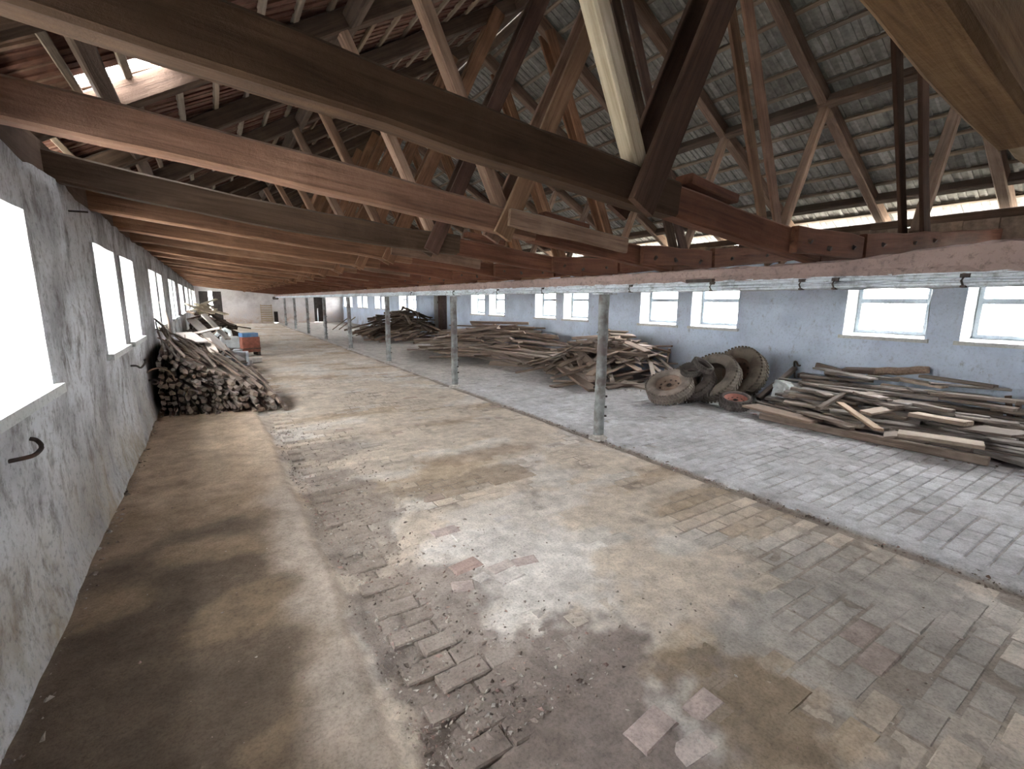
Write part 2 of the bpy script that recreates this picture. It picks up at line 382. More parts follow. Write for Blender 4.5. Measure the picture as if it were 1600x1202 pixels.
def wall(name, xin, sgn, ops, ztop, mat, extra=()):
    """plastered wall whose inner face stands at xin; sgn points from the room into the wall.
    ops: (y0, y1, z0, z1) openings with splayed reveals"""
    th = 0.36; spl = 0.07
    ys = sorted(set([Y0, Y1] + [v for o in ops for v in o[:2]]))
    zs = sorted(set([-0.25, ztop] + [v for o in ops for v in o[2:]]))
    def fill(a, step):
        r = []
        for i in range(len(a) - 1):
            n = max(1, int(math.ceil((a[i + 1] - a[i]) / (step if a[i] < 14 else step * 3))))
            r += [a[i] + (a[i + 1] - a[i]) * k / n for k in range(n)]
        return r + [a[-1]]
    ys = fill(ys, 0.11); zs = fill(zs, 0.11)
    ny, nz = len(ys), len(zs)
    YY, ZZ = np.meshgrid(ys, zs, indexing='ij')
    d = (fbm(YY * 1.3, ZZ * 1.3, 5) - 0.5) * 0.07 + (fbm(YY * 5, ZZ * 5, 9) - 0.5) * 0.025
    d -= smooth(0.35, 0.0, ZZ) * 0.04                        # spreads a little at the foot
    top = (fbm(YY * 3.1, YY * 0, 31) - 0.5) * 0.10
    ZZ = np.where(ZZ >= ztop - 1e-6, ZZ + top, ZZ)
    XX = xin + sgn * d
    v = [(float(XX[i, j]), float(YY[i, j]), float(ZZ[i, j])) for i in range(ny) for j in range(nz)]
    f = []
    def hole(yc, zc): return any(o[0] < yc < o[1] and o[2] < zc < o[3] for o in ops)
    for i in range(ny - 1):
        for j in range(nz - 1):
            if hole((ys[i] + ys[i + 1]) / 2, (zs[j] + zs[j + 1]) / 2): continue
            q = (i * nz + j, (i + 1) * nz + j, (i + 1) * nz + j + 1, i * nz + j + 1)
            f.append(q if sgn < 0 else q[::-1])
    k = len(v)                                               # top and outer face
    for i in range(ny): v.append((xin + sgn * th, float(ys[i]), float(ZZ[i, -1])))
    for i in range(ny - 1):
        q = (i * nz + nz - 1, (i + 1) * nz + nz - 1, k + i + 1, k + i); f.append(q if sgn < 0 else q[::-1])
    mb = MB(); mb.v = v; mb.f = f
    ybr = sorted(set([Y0, Y1] + [o[0] + spl for o in ops] + [o[1] - spl for o in ops]))
    for i in range(len(ybr) - 1):
        yc = (ybr[i] + ybr[i + 1]) / 2
        cut = [o for o in ops if o[0] + spl < yc < o[1] - spl]
        segs = [(-0.25, ztop + 0.0)] if not cut else [(-0.25, cut[0][2] + 0.05), (cut[0][3] - 0.02, ztop)]
        for (a, b) in segs:
            if b > a: mb.add([(xin + sgn * th, ybr[i], a), (xin + sgn * th, ybr[i + 1], a), (xin + sgn * th, ybr[i + 1], b), (xin + sgn * th, ybr[i], b)], [(0, 1, 2, 3)])
    o = mb.build(name, mat, sm=True); tag(o, kind='structure')
    # reveals and sills as parts
    for op in ops:
        y0, y1, z0, z1 = op
        r = MB(); e = 0.012
        A = [(xin - sgn * e, y0, z0), (xin - sgn * e, y1, z0), (xin - sgn * e, y1, z1), (xin - sgn * e, y0, z1)]
        B = [(xin + sgn * th, y0 + spl, z0 + 0.05), (xin + sgn * th, y1 - spl, z0 + 0.05), (xin + sgn * th, y1 - spl, z1 - 0.02), (xin + sgn * th, y0 + spl, z1 - 0.02)]
        n = 6
        for s0, s1 in ((0, 1), (1, 2), (2, 3), (3, 0)):
            vv = []
            for a in range(n + 1):
                for b_ in range(n + 1):
                    pa = Vector(A[s0]).lerp(Vector(A[s1]), a / n); pb = Vector(B[s0]).lerp(Vector(B[s1]), a / n)
                    p = pa.lerp(pb, b_ / n)
                    if 0 < a < n and b_ < n: p += Vector((0, random.uniform(-.006, .006), random.uniform(-.006, .006)))
                    vv.append(p)
            ff = [(a * (n + 1) + b_, (a + 1) * (n + 1) + b_, (a + 1) * (n + 1) + b_ + 1, a * (n + 1) + b_ + 1) for a in range(n) for b_ in range(n)]
            r.add(vv, ff)
        r.build('window_reveal', M['reveal'], o, sm=True)
        s = MB(); s.box((min(xin - sgn * 0.055, xin + sgn * 0.1), y0 - 0.05, z0 - 0.05), (max(xin - sgn * 0.055, xin + sgn * 0.1), y1 + 0.05, z0 + 0.004))
        s.build('window_sill', M['reveal'], o)
    return o
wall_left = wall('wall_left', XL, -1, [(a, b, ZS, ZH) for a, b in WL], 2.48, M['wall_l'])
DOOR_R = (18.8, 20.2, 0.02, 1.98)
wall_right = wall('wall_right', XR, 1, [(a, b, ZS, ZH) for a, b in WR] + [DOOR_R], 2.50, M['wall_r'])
M['block'] = simple_mat('bare_wall_block', (0.27, 0.20, 0.155), 0.95, 0.5, 8, 0.0, (0.16, 0.12, 0.10), 0.55, True)
for k in range(int((Y1 - Y0) / .36)):
    b = MB(); b.box((-.17, -.174, 0), (.16 + random.uniform(-.015, .015), .174, .35 + random.uniform(-.02, .02)))
    o = b.build('block', M['block'], wall_right, color=tone(.3, .05)); o.location = (XR + .18, Y0 + .18 + k * .36, 2.48)

nwin = 0
def window(xin, sgn, y0, y1, z0, z1, transom=True):
    """frame with a cross bar and two dusty panes, set deep in the reveal"""
    global nwin; nwin += 1
    xg = xin + sgn * 0.29; y0 += 0.062; y1 -= 0.062; z0 += 0.045; z1 -= 0.02
    root = empty('window_%d' % nwin, (xg, (y0 + y1) / 2, z0)); tag(root, kind='structure')
    hy = (y1 - y0) / 2; H = z1 - z0; b = 0.05
    fr = MB()
    fr.box((-.035, -hy, 0), (.035, -hy + b, H)); fr.box((-.035, hy - b, 0), (.035, hy, H))
    fr.box((-.035, -hy + b, 0), (.035, hy - b, b)); fr.box((-.035, -hy + b, H - b), (.035, hy - b, H))
    fr.build('window_frame', M['frame'], root)
    t = MB(); zt = H * 0.56
    t.box((-.05, -hy + b, zt - .038), (.05, hy - b, zt + .038)); t.build('transom', M['frame'], root)
    for (a, c) in ((b, zt - .038), (zt + .038, H - b)):
        g = MB(); g.box((-.004, -hy + b, a), (.004, hy - b, c)); g.build('pane', M['pane'], root)
for a, b in WL: window(XL, -1, a, b, ZS, ZH)
for a, b in WR: window(XR, 1, a, b, ZS, ZH)

# plank door in the right wall
nd = 0
def plank_door(loc, width, height, axis, mat=M['grey'], n=6, color=(0.5, 0.45, 0.45), gap=0.002):
    global nd; nd += 1
    root = empty('door_%d' % nd, loc); tag(root, kind='structure')
    for k in range(n):
        a = -width / 2 + width * k / n + gap; b = -width / 2 + width * (k + 1) / n - gap
        p = MB()
        if axis == 'y': p.box((-.02, a, 0.02), (.02 + random.uniform(0, .008), b, height))
        else: p.box((a, -.02, 0.02), (b, .02 + random.uniform(0, .008), height))
        p.build('plank', mat, root, color=tone(.2, .03) if color is None else tuple(c * random.uniform(.8, 1.2) for c in color))
    for zz in (0.35, height - 0.35):
        r = MB()
        if axis == 'y': r.box((-.05, -width / 2, zz - .05), (-.02, width / 2, zz + .05))
        else: r.box((-width / 2, -.05, zz - .05), (width / 2, -.02, zz + .05))
        r.build('ledge', mat, root, color=color)
    return root
plank_door((XR + 0.2, 19.5, 0), 1.36, 1.98, 'y', gap=-.001)

# end walls
def end_wall(name, y, sgn, doors):
    """gable wall from floor to ridge, inner face at y"""
    mb = MB(); th = 0.35 * sgn
    xs = sorted(set([XL - .36, XR + .36, XP] + [v for d in doors for v in d[:2]]))
    def ztop(x): return 2.9 + (5.75 - 2.9) * max(0, 1 - abs(x - XP) / 5.13)
    for i in range(len(xs) - 1):
        a, b = xs[i], xs[i + 1]; c = (a + b) / 2
        d = [q for q in doors if q[0] < c < q[1]]
        for (lo, ha, hb) in ([(-.25, ztop(a), ztop(b))] if not d else [(d[0][2], ztop(a), ztop(b))]):
            v = [(a, y, lo), (b, y, lo), (b, y, hb), (a, y, ha), (a, y + th, lo), (b, y + th, lo), (b, y + th, hb), (a, y + th, ha)]
            mb.add(v, [(0, 1, 2, 3), (7, 6, 5, 4), (0, 4, 5, 1), (1, 5, 6, 2), (2, 6, 7, 3), (3, 7, 4, 0)])
    return tag(mb.build(name, M['wall_e']), kind='structure')
end_wall('wall_end', Y1, 1, [(-0.62, 0.68, 2.2), (6.6, 7.3, 1.98), (3.83, 4.1, 0.82)])
end_wall('wall_back', Y0, -1, [])
# dark double door with a daylit slit; near-black boards as the darkness of a doorway and a hatch in the end wall
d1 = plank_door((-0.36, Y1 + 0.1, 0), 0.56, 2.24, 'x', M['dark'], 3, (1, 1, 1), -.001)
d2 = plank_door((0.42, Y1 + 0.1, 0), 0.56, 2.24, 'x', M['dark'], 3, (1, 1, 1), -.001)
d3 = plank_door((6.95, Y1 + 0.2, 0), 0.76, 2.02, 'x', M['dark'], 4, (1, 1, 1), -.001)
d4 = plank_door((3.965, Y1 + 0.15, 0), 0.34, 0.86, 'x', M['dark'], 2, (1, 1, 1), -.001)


g = MB(); g.add([(-60, -60, -.3), (80, -60, -.3), (80, 100, -.3), (-60, 100, -.3)], [(0, 1, 2, 3)])
tag(g.build('ground_outside', simple_mat('trodden_yard', (0.42, 0.40, 0.34), 0.95, 0.3, 0.6)), kind='structure')

# ------------------------------------------------------------------ ground colours (soil, dust, brick)
def soil_col(x, y, joint=False):
    x = np.asarray(x, float); y = np.asarray(y, float)
    c = np.zeros(x.shape + (3,))
    def lay(col, a):
        nonlocal c
        a = np.clip(a, 0, 1)[..., None]; c = c * (1 - a) + np.array(col) * a
    lay((0.66, 0.565, 0.475), np.ones_like(x))                                   # pale dust
    n1 = fbm(x * 0.55, y * 1.7, 3); n2 = fbm(x * 1.5, y * 2.6, 8); n3 = fbm(x * 4, y * 4, 12)
    lay((0.47, 0.36, 0.255), smooth(0.50, 0.66, n1) * 0.8)                       # brown streaks across
    lay((0.74, 0.69, 0.645), smooth(0.54, 0.68, n2) * 0.75)
    def blob(px, py, rx, ry, col, a, s):
        q = np.sqrt(((x - px) / rx) ** 2 + ((y - py) / ry) ** 2) + (fbm(x * 2.6, y * 2.6, s) - 0.5) * 1.2 + (fbm(x * 11, y * 11, s + 3) - 0.5) * 0.7
        lay(col, smooth(1.1, 0.7, q) * a)
    blob(1.45, 2.15, 0.55, 0.75, (0.76, 0.715, 0.68), 0.9, 41)                     # lime-white patch round bare bricks
    blob(2.0, 2.9, 0.7, 0.35, (0.72, 0.67, 0.63), 0.7, 42)
    blob(1.9, 3.75, 0.75, 0.22, (0.36, 0.28, 0.21), 0.85, 43)
    blob(2.55, 4.35, 0.8, 0.2, (0.40, 0.30, 0.22), 0.7, 44)
    blob(2.9, 0.8, 1.3, 0.62, (0.42, 0.385, 0.355), 0.9, 45)                       # grey corner by the kerb
    blob(1.75, 0.9, 0.42, 0.33, (0.25, 0.19, 0.135), 0.85, 46)                    # damp brown
    blob(1.3, 0.95, 0.4, 0.35, (0.66, 0.62, 0.585), 0.85, 47)
    blob(1.05, 1.25, 0.65, 0.55, (0.25, 0.205, 0.185), 0.95, 48)                   # loose earth
    blob(0.85, 2.0, 0.45, 0.75, (0.33, 0.275, 0.245), 0.9, 49)
    blob(0.78, 3.6, 0.36, 1.2, (0.34, 0.285, 0.25), 0.85, 50)
    blob(0.95, 5.4, 0.45, 0.5, (0.37, 0.31, 0.27), 0.75, 51)
    # walkway along the left wall
    wk = smooth(0.50, 0.40, x + (fbm(y * 1.5, y * 0, 77) - 0.5) * 0.12)
    lay((0.44, 0.325, 0.235), wk)
    lay((0.165, 0.125, 0.093), wk * smooth(4.4, 3.2, y + (n2 - .5) * 2.5) * smooth(0.42, 0.12, x + (n3 - .5) * 0.35))
    lay((0.30, 0.22, 0.15), wk * smooth(0.5, 0.62, n2) * 0.7)
    lay((0.46, 0.40, 0.36), wk * smooth(0.12, 0.40, x + (n3 - .5) * 0.3) * 0.75)
    lay((0.68, 0.53, 0.40), wk * smooth(3.9, 5.2, y) * 0.75)
    # right bay, cool grey dust
    rb = smooth(3.94, 4.02, x)
    lay((0.65, 0.645, 0.67), rb)
    lay((0.53, 0.515, 0.525), rb * smooth(0.48, 0.64, n2) * 0.7)
    lay((0.52, 0.475, 0.43), rb * smooth(6, 11, y) * 0.8)
    lay((0.30, 0.25, 0.22), smooth(0.075, 0.02, np.abs(x - 3.93)) * smooth(0.35, 0.55, n3) * 0.9)
    lay((0.22, 0.19, 0.17), rb * smooth(6.9, 7.3, x + (n2 - .5) * 0.8) * 0.8)     # darker ground under the timber heaps
    lay((0.28, 0.22, 0.18), smooth(0.12, 0.0, np.abs(x - XL)) * 0.7)
    if joint:      # where the bricks lie bare, only dark earth in the joints is left of the soil
        low = smooth(-0.001, -0.005, dirt_z(x, y)) * smooth(0.95, 1.15, x)
        lay((0.31, 0.26, 0.22), low * 0.8 * smooth(11.5, 9.0, y) * (1 - rb) + rb * smooth(4.1, 4.2, x) * smooth(-.003, -.007, dirt_z(x, y)) * .6 * smooth(10, 8, y))
    lay((0.14, 0.115, 0.095), smooth(-.2, -.7, y))  # unseen floor behind the camera, darkened to cut bounced light
    return np.clip(c * (0.9 + 0.25 * (n3[..., None] - 0.5)), 0, 1)
def dirt_z(x, y):
    n1 = fbm(x * 1.1, y * 1.4, 61); n2 = fbm(x * 6, y * 6, 62); n3 = fbm(x * 22, y * 22, 63, 3)
    z = -0.0018 + (n1 - 0.5) * 0.024 + (n2 - 0.5) * 0.010 + (n3 - 0.5) * 0.003 - 0.004 * smooth(1.6, 2.6, x) * smooth(1.7, 0.9, y)
    loose = np.clip(smooth(1.35, 0.9, x + (n1 - .5) * 0.8) * smooth(5.5, 4.0, y), 0, 1)
    z += loose * (0.010 + (n2 - 0.5) * 0.055 + (n3 - 0.5) * 0.036)
    gut = smooth(0.46, 0.60, x) * smooth(1.05, 0.7, x)
    z -= gut * 0.030
    wk = smooth(0.50, 0.42, x + (fbm(y * 1.5, y * 0, 77) - 0.5) * 0.12 + (n2 - .5) * 0.05)
    z = z * (1 - wk) + wk * (0.045 + (n1 - 0.5) * 0.03 + (n2 - .5) * 0.012)
    rb = smooth(3.97, 4.07, x)
    z = z * (1 - rb) + rb * (-0.009 + (n2 - 0.5) * 0.008 + smooth(0.62, 0.8, n1) * 0.02)
    gr = smooth(0.09, 0.03, np.abs(x - 3.93 + (n2 - .5) * 0.06))
    z -= gr * (0.022 + (n3 - .5) * 0.03)
    z += smooth(4.28, 4.08, x) * smooth(3.98, 4.06, x) * 0.012                     # dust lip beside the joint
    z -= smooth(0.16, 0.08, np.hypot((x - 5.76) / 1.0, (y - 1.5) / 1.1)) * 0.035   # broken paver
    z += smooth(6.6, 7.6, x) * 0.015
    return z
xs = np.concatenate([np.arange(XL - .06, 1.4, 0.022), np.arange(1.4, 4.3, 0.03), np.arange(4.3, XR + .1, 0.06)])
ys = [Y0]
while ys[-1] < Y1 + 0.1: ys.append(ys[-1] + (0.25 if ys[-1] < -.3 else 0.1 if ys[-1] < 0.0 else max(0.022, 0.012 * ys[-1] ** 1.25)))
ys = np.array(ys)
GX, GY = np.meshgrid(xs, ys, indexing='ij')
GZ = dirt_z(GX, GY)
nx, ny = GX.shape
me = bpy.data.meshes.new('floor')
idx = np.arange(nx * ny).reshape(nx, ny)
quads = np.stack([idx[:-1, :-1], idx[1:, :-1], idx[1:, 1:], idx[:-1, 1:]], -1).reshape(-1, 4)
me.vertices.add(nx * ny); me.vertices.foreach_set('co', np.stack([GX, GY, GZ], -1).astype(np.float32).ravel())
me.loops.add(quads.size); me.loops.foreach_set('vertex_index', quads.astype(np.int32).ravel())
me.polygons.add(len(quads)); me.polygons.foreach_set('loop_start', np.arange(0, quads.size, 4, dtype=np.int32))
me.polygons.foreach_set('loop_total', np.full(len(quads), 4, dtype=np.int32))
me.polygons.foreach_set('use_smooth', np.ones(len(quads), dtype=bool))
me.update()
ca = me.color_attributes.new('Col', 'FLOAT_COLOR', 'POINT')
cc = np.ones((nx * ny, 4), np.float32); cc[:, :3] = soil_col(GX, GY, True).reshape(-1, 3)
ca.data.foreach_set('color', cc.ravel())
me.materials.append(M['soil'])
floor = obj('floor', me); tag(floor, kind='structure')

# ------------------------------------------------------------------ brick paving
BL, BW = 0.25, 0.125
def paver_mesh(name, mat, L=BL - 0.010, W=BW - 0.010, H=0.06, b=0.007):
    hx, hy = L / 2, W / 2
    v = []
    for (z, i) in ((-H, 0.0), (-b, 0.0), (0.0, b)):
        v += [(-hx + i, -hy + i, z), (hx - i, -hy + i, z), (hx - i, hy - i, z), (-hx + i, hy - i, z)]
    f = [(3, 2, 1, 0), (8, 9, 10, 11)]
    for r in (0, 4):
        for k in range(4): f.append((r + k, r + (k + 1) % 4, r + 4 + (k + 1) % 4, r + 4 + k))
    return v, f
def paving(x0, x1, y1, mat_o, mat_a, seed, red, name_stuff):
    v, f = paver_mesh('brick', mat_o)
    base = mesh_from('brick', v, f, mat_o)
    va = np.array(v); fa = np.array([list(q) for q in f])
    lay = []
    r_ = np.random.default_rng(seed)
    rows = int((y1 - Y0) / BW)
    for j in range(rows):
        y = Y0 + (j + 0.5) * BW
        off = (j % 2) * BL / 2 + r_.uniform(-.02, .02)
        x = x0 + off - BL / 2 + BL / 2
        while x < x1:
            lay.append((x, y + r_.uniform(-.003, .003))); x += BL
    P = np.array(lay)
    # size in the picture
    q = (RM @ (np.stack([P[:, 0], P[:, 1], 0 * P[:, 0]], 0) - np.array([[0], [0], [CAMH]])))
    ok = q[2] > 0.15
    uu = np.where(ok, q[0] / np.maximum(q[2], .1) * F + 800, -999); vv = np.where(ok, q[1] / np.maximum(q[2], .1) * F + 601, -999)
    inside = ok & (uu > -20) & (uu < 1620) & (vv > 0) & (vv < 1230)
    hid = (dirt_z(P[:, 0], P[:, 1]) > 0.006)
    score = np.where(inside & ~hid, 1 / np.maximum(q[2], .1) ** 2, 0)
    order = np.argsort(-score)
    cols = soil_col(P[:, 0], P[:, 1])
    zz = r_.normal(0, 0.0022, len(P)) - 0.001
    tx = r_.normal(0, 0.008, len(P)); ty = r_.normal(0, 0.012, len(P)); ry = r_.normal(0, 0.008, len(P))
    tint = r_.uniform(0.92, 1.06, (len(P), 1)); cols = cols * tint
    redm = r_.random(len(P)) < red
    cols[redm] = cols[redm] * 0.55 + np.array([0.34, 0.225, 0.195]) * 0.4
    V = []; Fq = []; C = []
    for n_, i in enumerate(order):
        if not inside[i] and P[i, 1] > 0 and score[i] == 0 and not hid[i]: continue
        if n_ < 300 and score[i] > 0:
            o = bpy.data.objects.new('brick', base); COL.objects.link(o); o.parent = floor
            o.location = (P[i, 0], P[i, 1], zz[i]); o.rotation_euler = (tx[i], ty[i], ry[i])
            o.color = (*cols[i], 1)
        elif inside[i] and P[i, 1] < y1:
            mt = np.array(Matrix.Translation((P[i, 0], P[i, 1], zz[i])) @ Matrix.Rotation(ry[i], 4, 'Z') @ Matrix.Rotation(ty[i], 4, 'Y') @ Matrix.Rotation(tx[i], 4, 'X'))
            k = len(V) * len(v)
            V.append(va @ mt[:3, :3].T + mt[:3, 3]); Fq.append(fa + k); C.append(np.repeat(cols[i][None], len(v), 0))
    V = np.concatenate(V); Fq = np.concatenate(Fq); C = np.concatenate(C)
    me = bpy.data.meshes.new(name_stuff)
    me.from_pydata(V.tolist(), [], Fq.tolist()); me.materials.append(mat_a)
    a = me.color_attributes.new('Col', 'FLOAT_COLOR', 'POINT')
    a.data.foreach_set('color', np.concatenate([C, np.ones((len(C), 1))], 1).astype(np.float32).ravel())
    tag(obj(name_stuff, me, floor), kind='stuff')
paving(0.72, 3.80, 13.0, M['paver_o'], M['paver_a'], 21, 0.03, 'brick_paving')
paving(4.12, 8.5, 11.0, M['ribbed_o'], M['ribbed_a'], 22, 0.0, 'ribbed_paving')
# the bare reddish bricks standing proud of the dust
for (x, y, L, W, rz, dz) in ((1.32, 2.95, .22, .115, .03, .012), (1.24, 2.46, .21, .12, .1, .016), (1.13, 2.27, .15, .115, -.35, .014), (1.27, 2.29, .12, .11, .2, .008),
                             (1.44, 2.33, .2, .12, .1, .006), (1.60, 2.30, .19, .12, -.2, .008), (1.42, 2.20, .2, .11, .15, .010), (1.80, 2.90, .18, .11, .05, .006),
                             (1.34, 1.02, .24, .135, .12, .013), (1.42, 0.88, .2, .12, -.1, .004), (1.62, 0.98, .2, .12, .05, .004)):
    v, f = paver_mesh('brick', M['paver_o'], L, W, 0.06, 0.016)
    o = obj('brick', mesh_from('brick', v, f, M['paver_o']), floor, color=random.choice([(.47, .385, .36), (.54, .465, .435), (.42, .31, .275), (.60, .555, .53)]))
    o.location = (x, y, dz); o.rotation_euler = (random.uniform(-.03, .03), random.uniform(-.03, .03), rz)

# crumbs of mortar, brick and wood lying about
def crumbs(name, n, pick, smin, smax, cols, parent=floor):
    V = []; Fq = []; C = []
    r_ = np.random.default_rng(hash(name) % 1000 if False else len(name) * 13)
    oct_v = np.array([(1, 0, 0), (-1, 0, 0), (0, 1, 0), (0, -1, 0), (0, 0, 1), (0, 0, -1)], float)
    oct_f = np.array([(0, 2, 4), (2, 1, 4), (1, 3, 4), (3, 0, 4), (2, 0, 5), (1, 2, 5), (3, 1, 5), (0, 3, 5)])
    for k in range(n):
        x, y = pick(r_)
        s = smin * (smax / smin) ** (r_.random() ** 2.2)
        a = r_.uniform(0, 6.28)
        sc = np.array([s * r_.uniform(.7, 1.8), s * r_.uniform(.6, 1.1), s * r_.uniform(.35, .8)])
        p = oct_v * sc + r_.normal(0, s * .3, (6, 3))
        p = p @ np.array([[math.cos(a), -math.sin(a), 0], [math.sin(a), math.cos(a), 0], [0, 0, 1]]).T
        z = float(dirt_z(np.array([x]), np.array([y]))[0])
        V.append(p + np.array([x, y, max(z, -0.004) + s * .25])); Fq.append(oct_f + 6 * k)
        C.append(np.repeat(np.array(cols[r_.integers(len(cols))])[None] * r_.uniform(.7, 1.2), 6, 0))
    V = np.concatenate(V); Fq = np.concatenate(Fq); C = np.concatenate(C)
    me = bpy.data.meshes.new(name); me.from_pydata(V.tolist(), [], Fq.tolist()); me.materials.append(M['soil'])
    a = me.color_attributes.new('Col', 'FLOAT_COLOR', 'POINT')
    a.data.foreach_set('color', np.concatenate([np.clip(C, 0, 1), np.ones((len(C), 1))], 1).astype(np.float32).ravel())
    return tag(obj(name, me, parent), kind='stuff')
CR = [(.30, .25, .22), (.42, .37, .33), (.50, .46, .42), (.20, .16, .14), (.36, .25, .22), (.26, .21, .18)]
crumbs('gravel', 5200, lambda r: (abs(r.normal(0.0, 0.45)) + 0.5, 1.3 + r.random() ** 1.5 * 5.5), 0.0025, 0.013, CR)
crumbs('rubble', 900, lambda r: (3.92 + r.normal(0, 0.04), 0.3 + r.random() * 6), 0.003, 0.016, CR)
crumbs('litter', 1300, lambda r: (r.uniform(-.6, 3.7), 0.5 + r.random() ** 1.6 * 9), 0.002, 0.008, CR)
crumbs('debris', 500, lambda r: (r.uniform(6.6, 8.5), r.uniform(0.8, 10)), 0.006, 0.035, CR)
crumbs('dirt', 260, lambda r: (XL + 0.03 + abs(r.normal(0, .05)), 1.2 + r.random() * 8), 0.004, 0.022, CR)

# ================================================================== GIRDER AND POSTS
gx0, gx1 = XP - 0.10, XP + 0.10
gd = empty('girder', (XP, 0, 1.81)); tag(gd, kind='structure')
def rough_bar(name, prof, mat, parent, ys_, amp, seed, loc):
    """bar along Y whose profile (x, z) is roughened"""
    mb = MB(); n = len(prof); r_ = np.random.default_rng(seed)
    for y in ys_:
        for (x, z) in prof: mb.v.append((x + r_.normal(0, amp), y, z + r_.normal(0, amp) + (0.06 * float(smooth(1.75, 0.9, np.array(y))) if z > .15 else 0)))
    for i in range(len(ys_) - 1):
        for k in range(n):
            k2 = (k + 1) % n; mb.f.append((i * n + k, (i + 1) * n + k, (i + 1) * n + k2, i * n + k2))
    mb.f.append(tuple(range(n))); mb.f.append(tuple((len(ys_) - 1) * n + k for k in reversed(range(n))))
    return mb.build(name, mat, parent)
gys = list(np.arange(Y0, 12, 0.09)) + list(np.arange(12, Y1 + .1, 0.4))
rough_bar('girder_core', [(-.10, .085), (-.085, .13), (-.09, .19), (-.03, .205), (.05, .2), (.09, .19), (.10, .085)], M['girder'], gd, gys, 0.005, 3, None)
rough_bar('girder_flange', [(-.125, .0), (-.13, .035), (-.105, .045), (-.10, .09), (.10, .09), (.13, .035), (.125, 0)], M['girder_w'], gd, gys, 0.003, 4, None)
for zz, xx, rr in ((0.062, -.128, .013), (0.012, -.145, .012)):
    t = MB(); t.tube([(xx, y, zz + 0.004 * math.sin(y * 1.7)) for y in np.arange(Y0 + .1, 30, 0.5)], rr, 6); t.build('rail_pipe', M['girder_w'], gd, sm=True)
for y in (0.92, 1.62, 1.85, 2.62, 3.6, 5.2, 6.4, 8.0, 10.2):
    c = MB(); c.box((-.165, -.012, -.006), (-.12, .012, .008)); c.box((-.155, -.022, .055), (-.13, .022, .078)); c.tube([(-.15, 0, 0.0), (-.168, 0.008, .035), (-.15, 0, .07)], .006, 6)
    o = c.build('clamp', M['iron'], gd); o.location = (0, y, 0)
m = MB(); m.box((-.14, -.12, .078), (-.09, .16, .108)); o = m.build('clamp', M['iron'], gd); o.location = (0, 2.75, 0)

def make_post():
    root = empty('steel_post'); H = 1.82
    p = MB(); n = 14
    p.tube([(random.uniform(-.004, .004), random.uniform(-.004, .004), H * k / n) for k in range(n + 1)], [.064 + random.uniform(-.003, .003) for k in range(n + 1)], 14)
    p.build('pipe', M['pipe'], root, sm=True)
    b = MB(); b.lathe([(0.0, .0), (.13, .0), (.115, .022), (.075, .035), (.066, .06), (0, .06)], 12, False); b.build('mortar_collar', M['mortar'], root)
    c = MB(); c.box((-.11, -.1, H - .02), (.11, .1, H - .003)); c.build('head_plate', M['girder_w'], root)
    for (z, a) in ((.16, .4), (.30, -.7), (.42, -.9), (.55, -.6), (.66, 2.4), (.8, -.8), (1.02, -.5)):
        q = MB(); d = Vector((math.cos(a), math.sin(a), 0))
        q.tube([d * .055 + Vector((0, 0, z)), d * .088 + Vector((0, 0, z))], .014, 7)
        q.build('bolt_stub', M['iron'], root)
    return root
def copy_tree(o, parent=None):
    c = o.copy(); COL.objects.link(c)
    if parent is not None: c.parent = parent
    for ch in list(o.children): copy_tree(ch, c)
    return c
post = make_post()
tag(post, 'round grey painted steel pipe post with bolt stubs, first under the girder from the tyres', 'post', 'pipe posts under the girder')
post.location = (XP, 4.15, -.012)
for k in range(2, 9):
    c = copy_tree(post); c['label'] = 'round grey steel pipe post, %s along the girder counted from the one by the tyres' % ['', '', 'second', 'third', 'fourth', 'fifth', 'sixth', 'seventh', 'eighth'][k]
    c.location = (XP, 4.15 * k, -.012); c.rotation_euler = (random.uniform(-.008, .008), random.uniform(-.008, .008), random.uniform(-.5, .5))

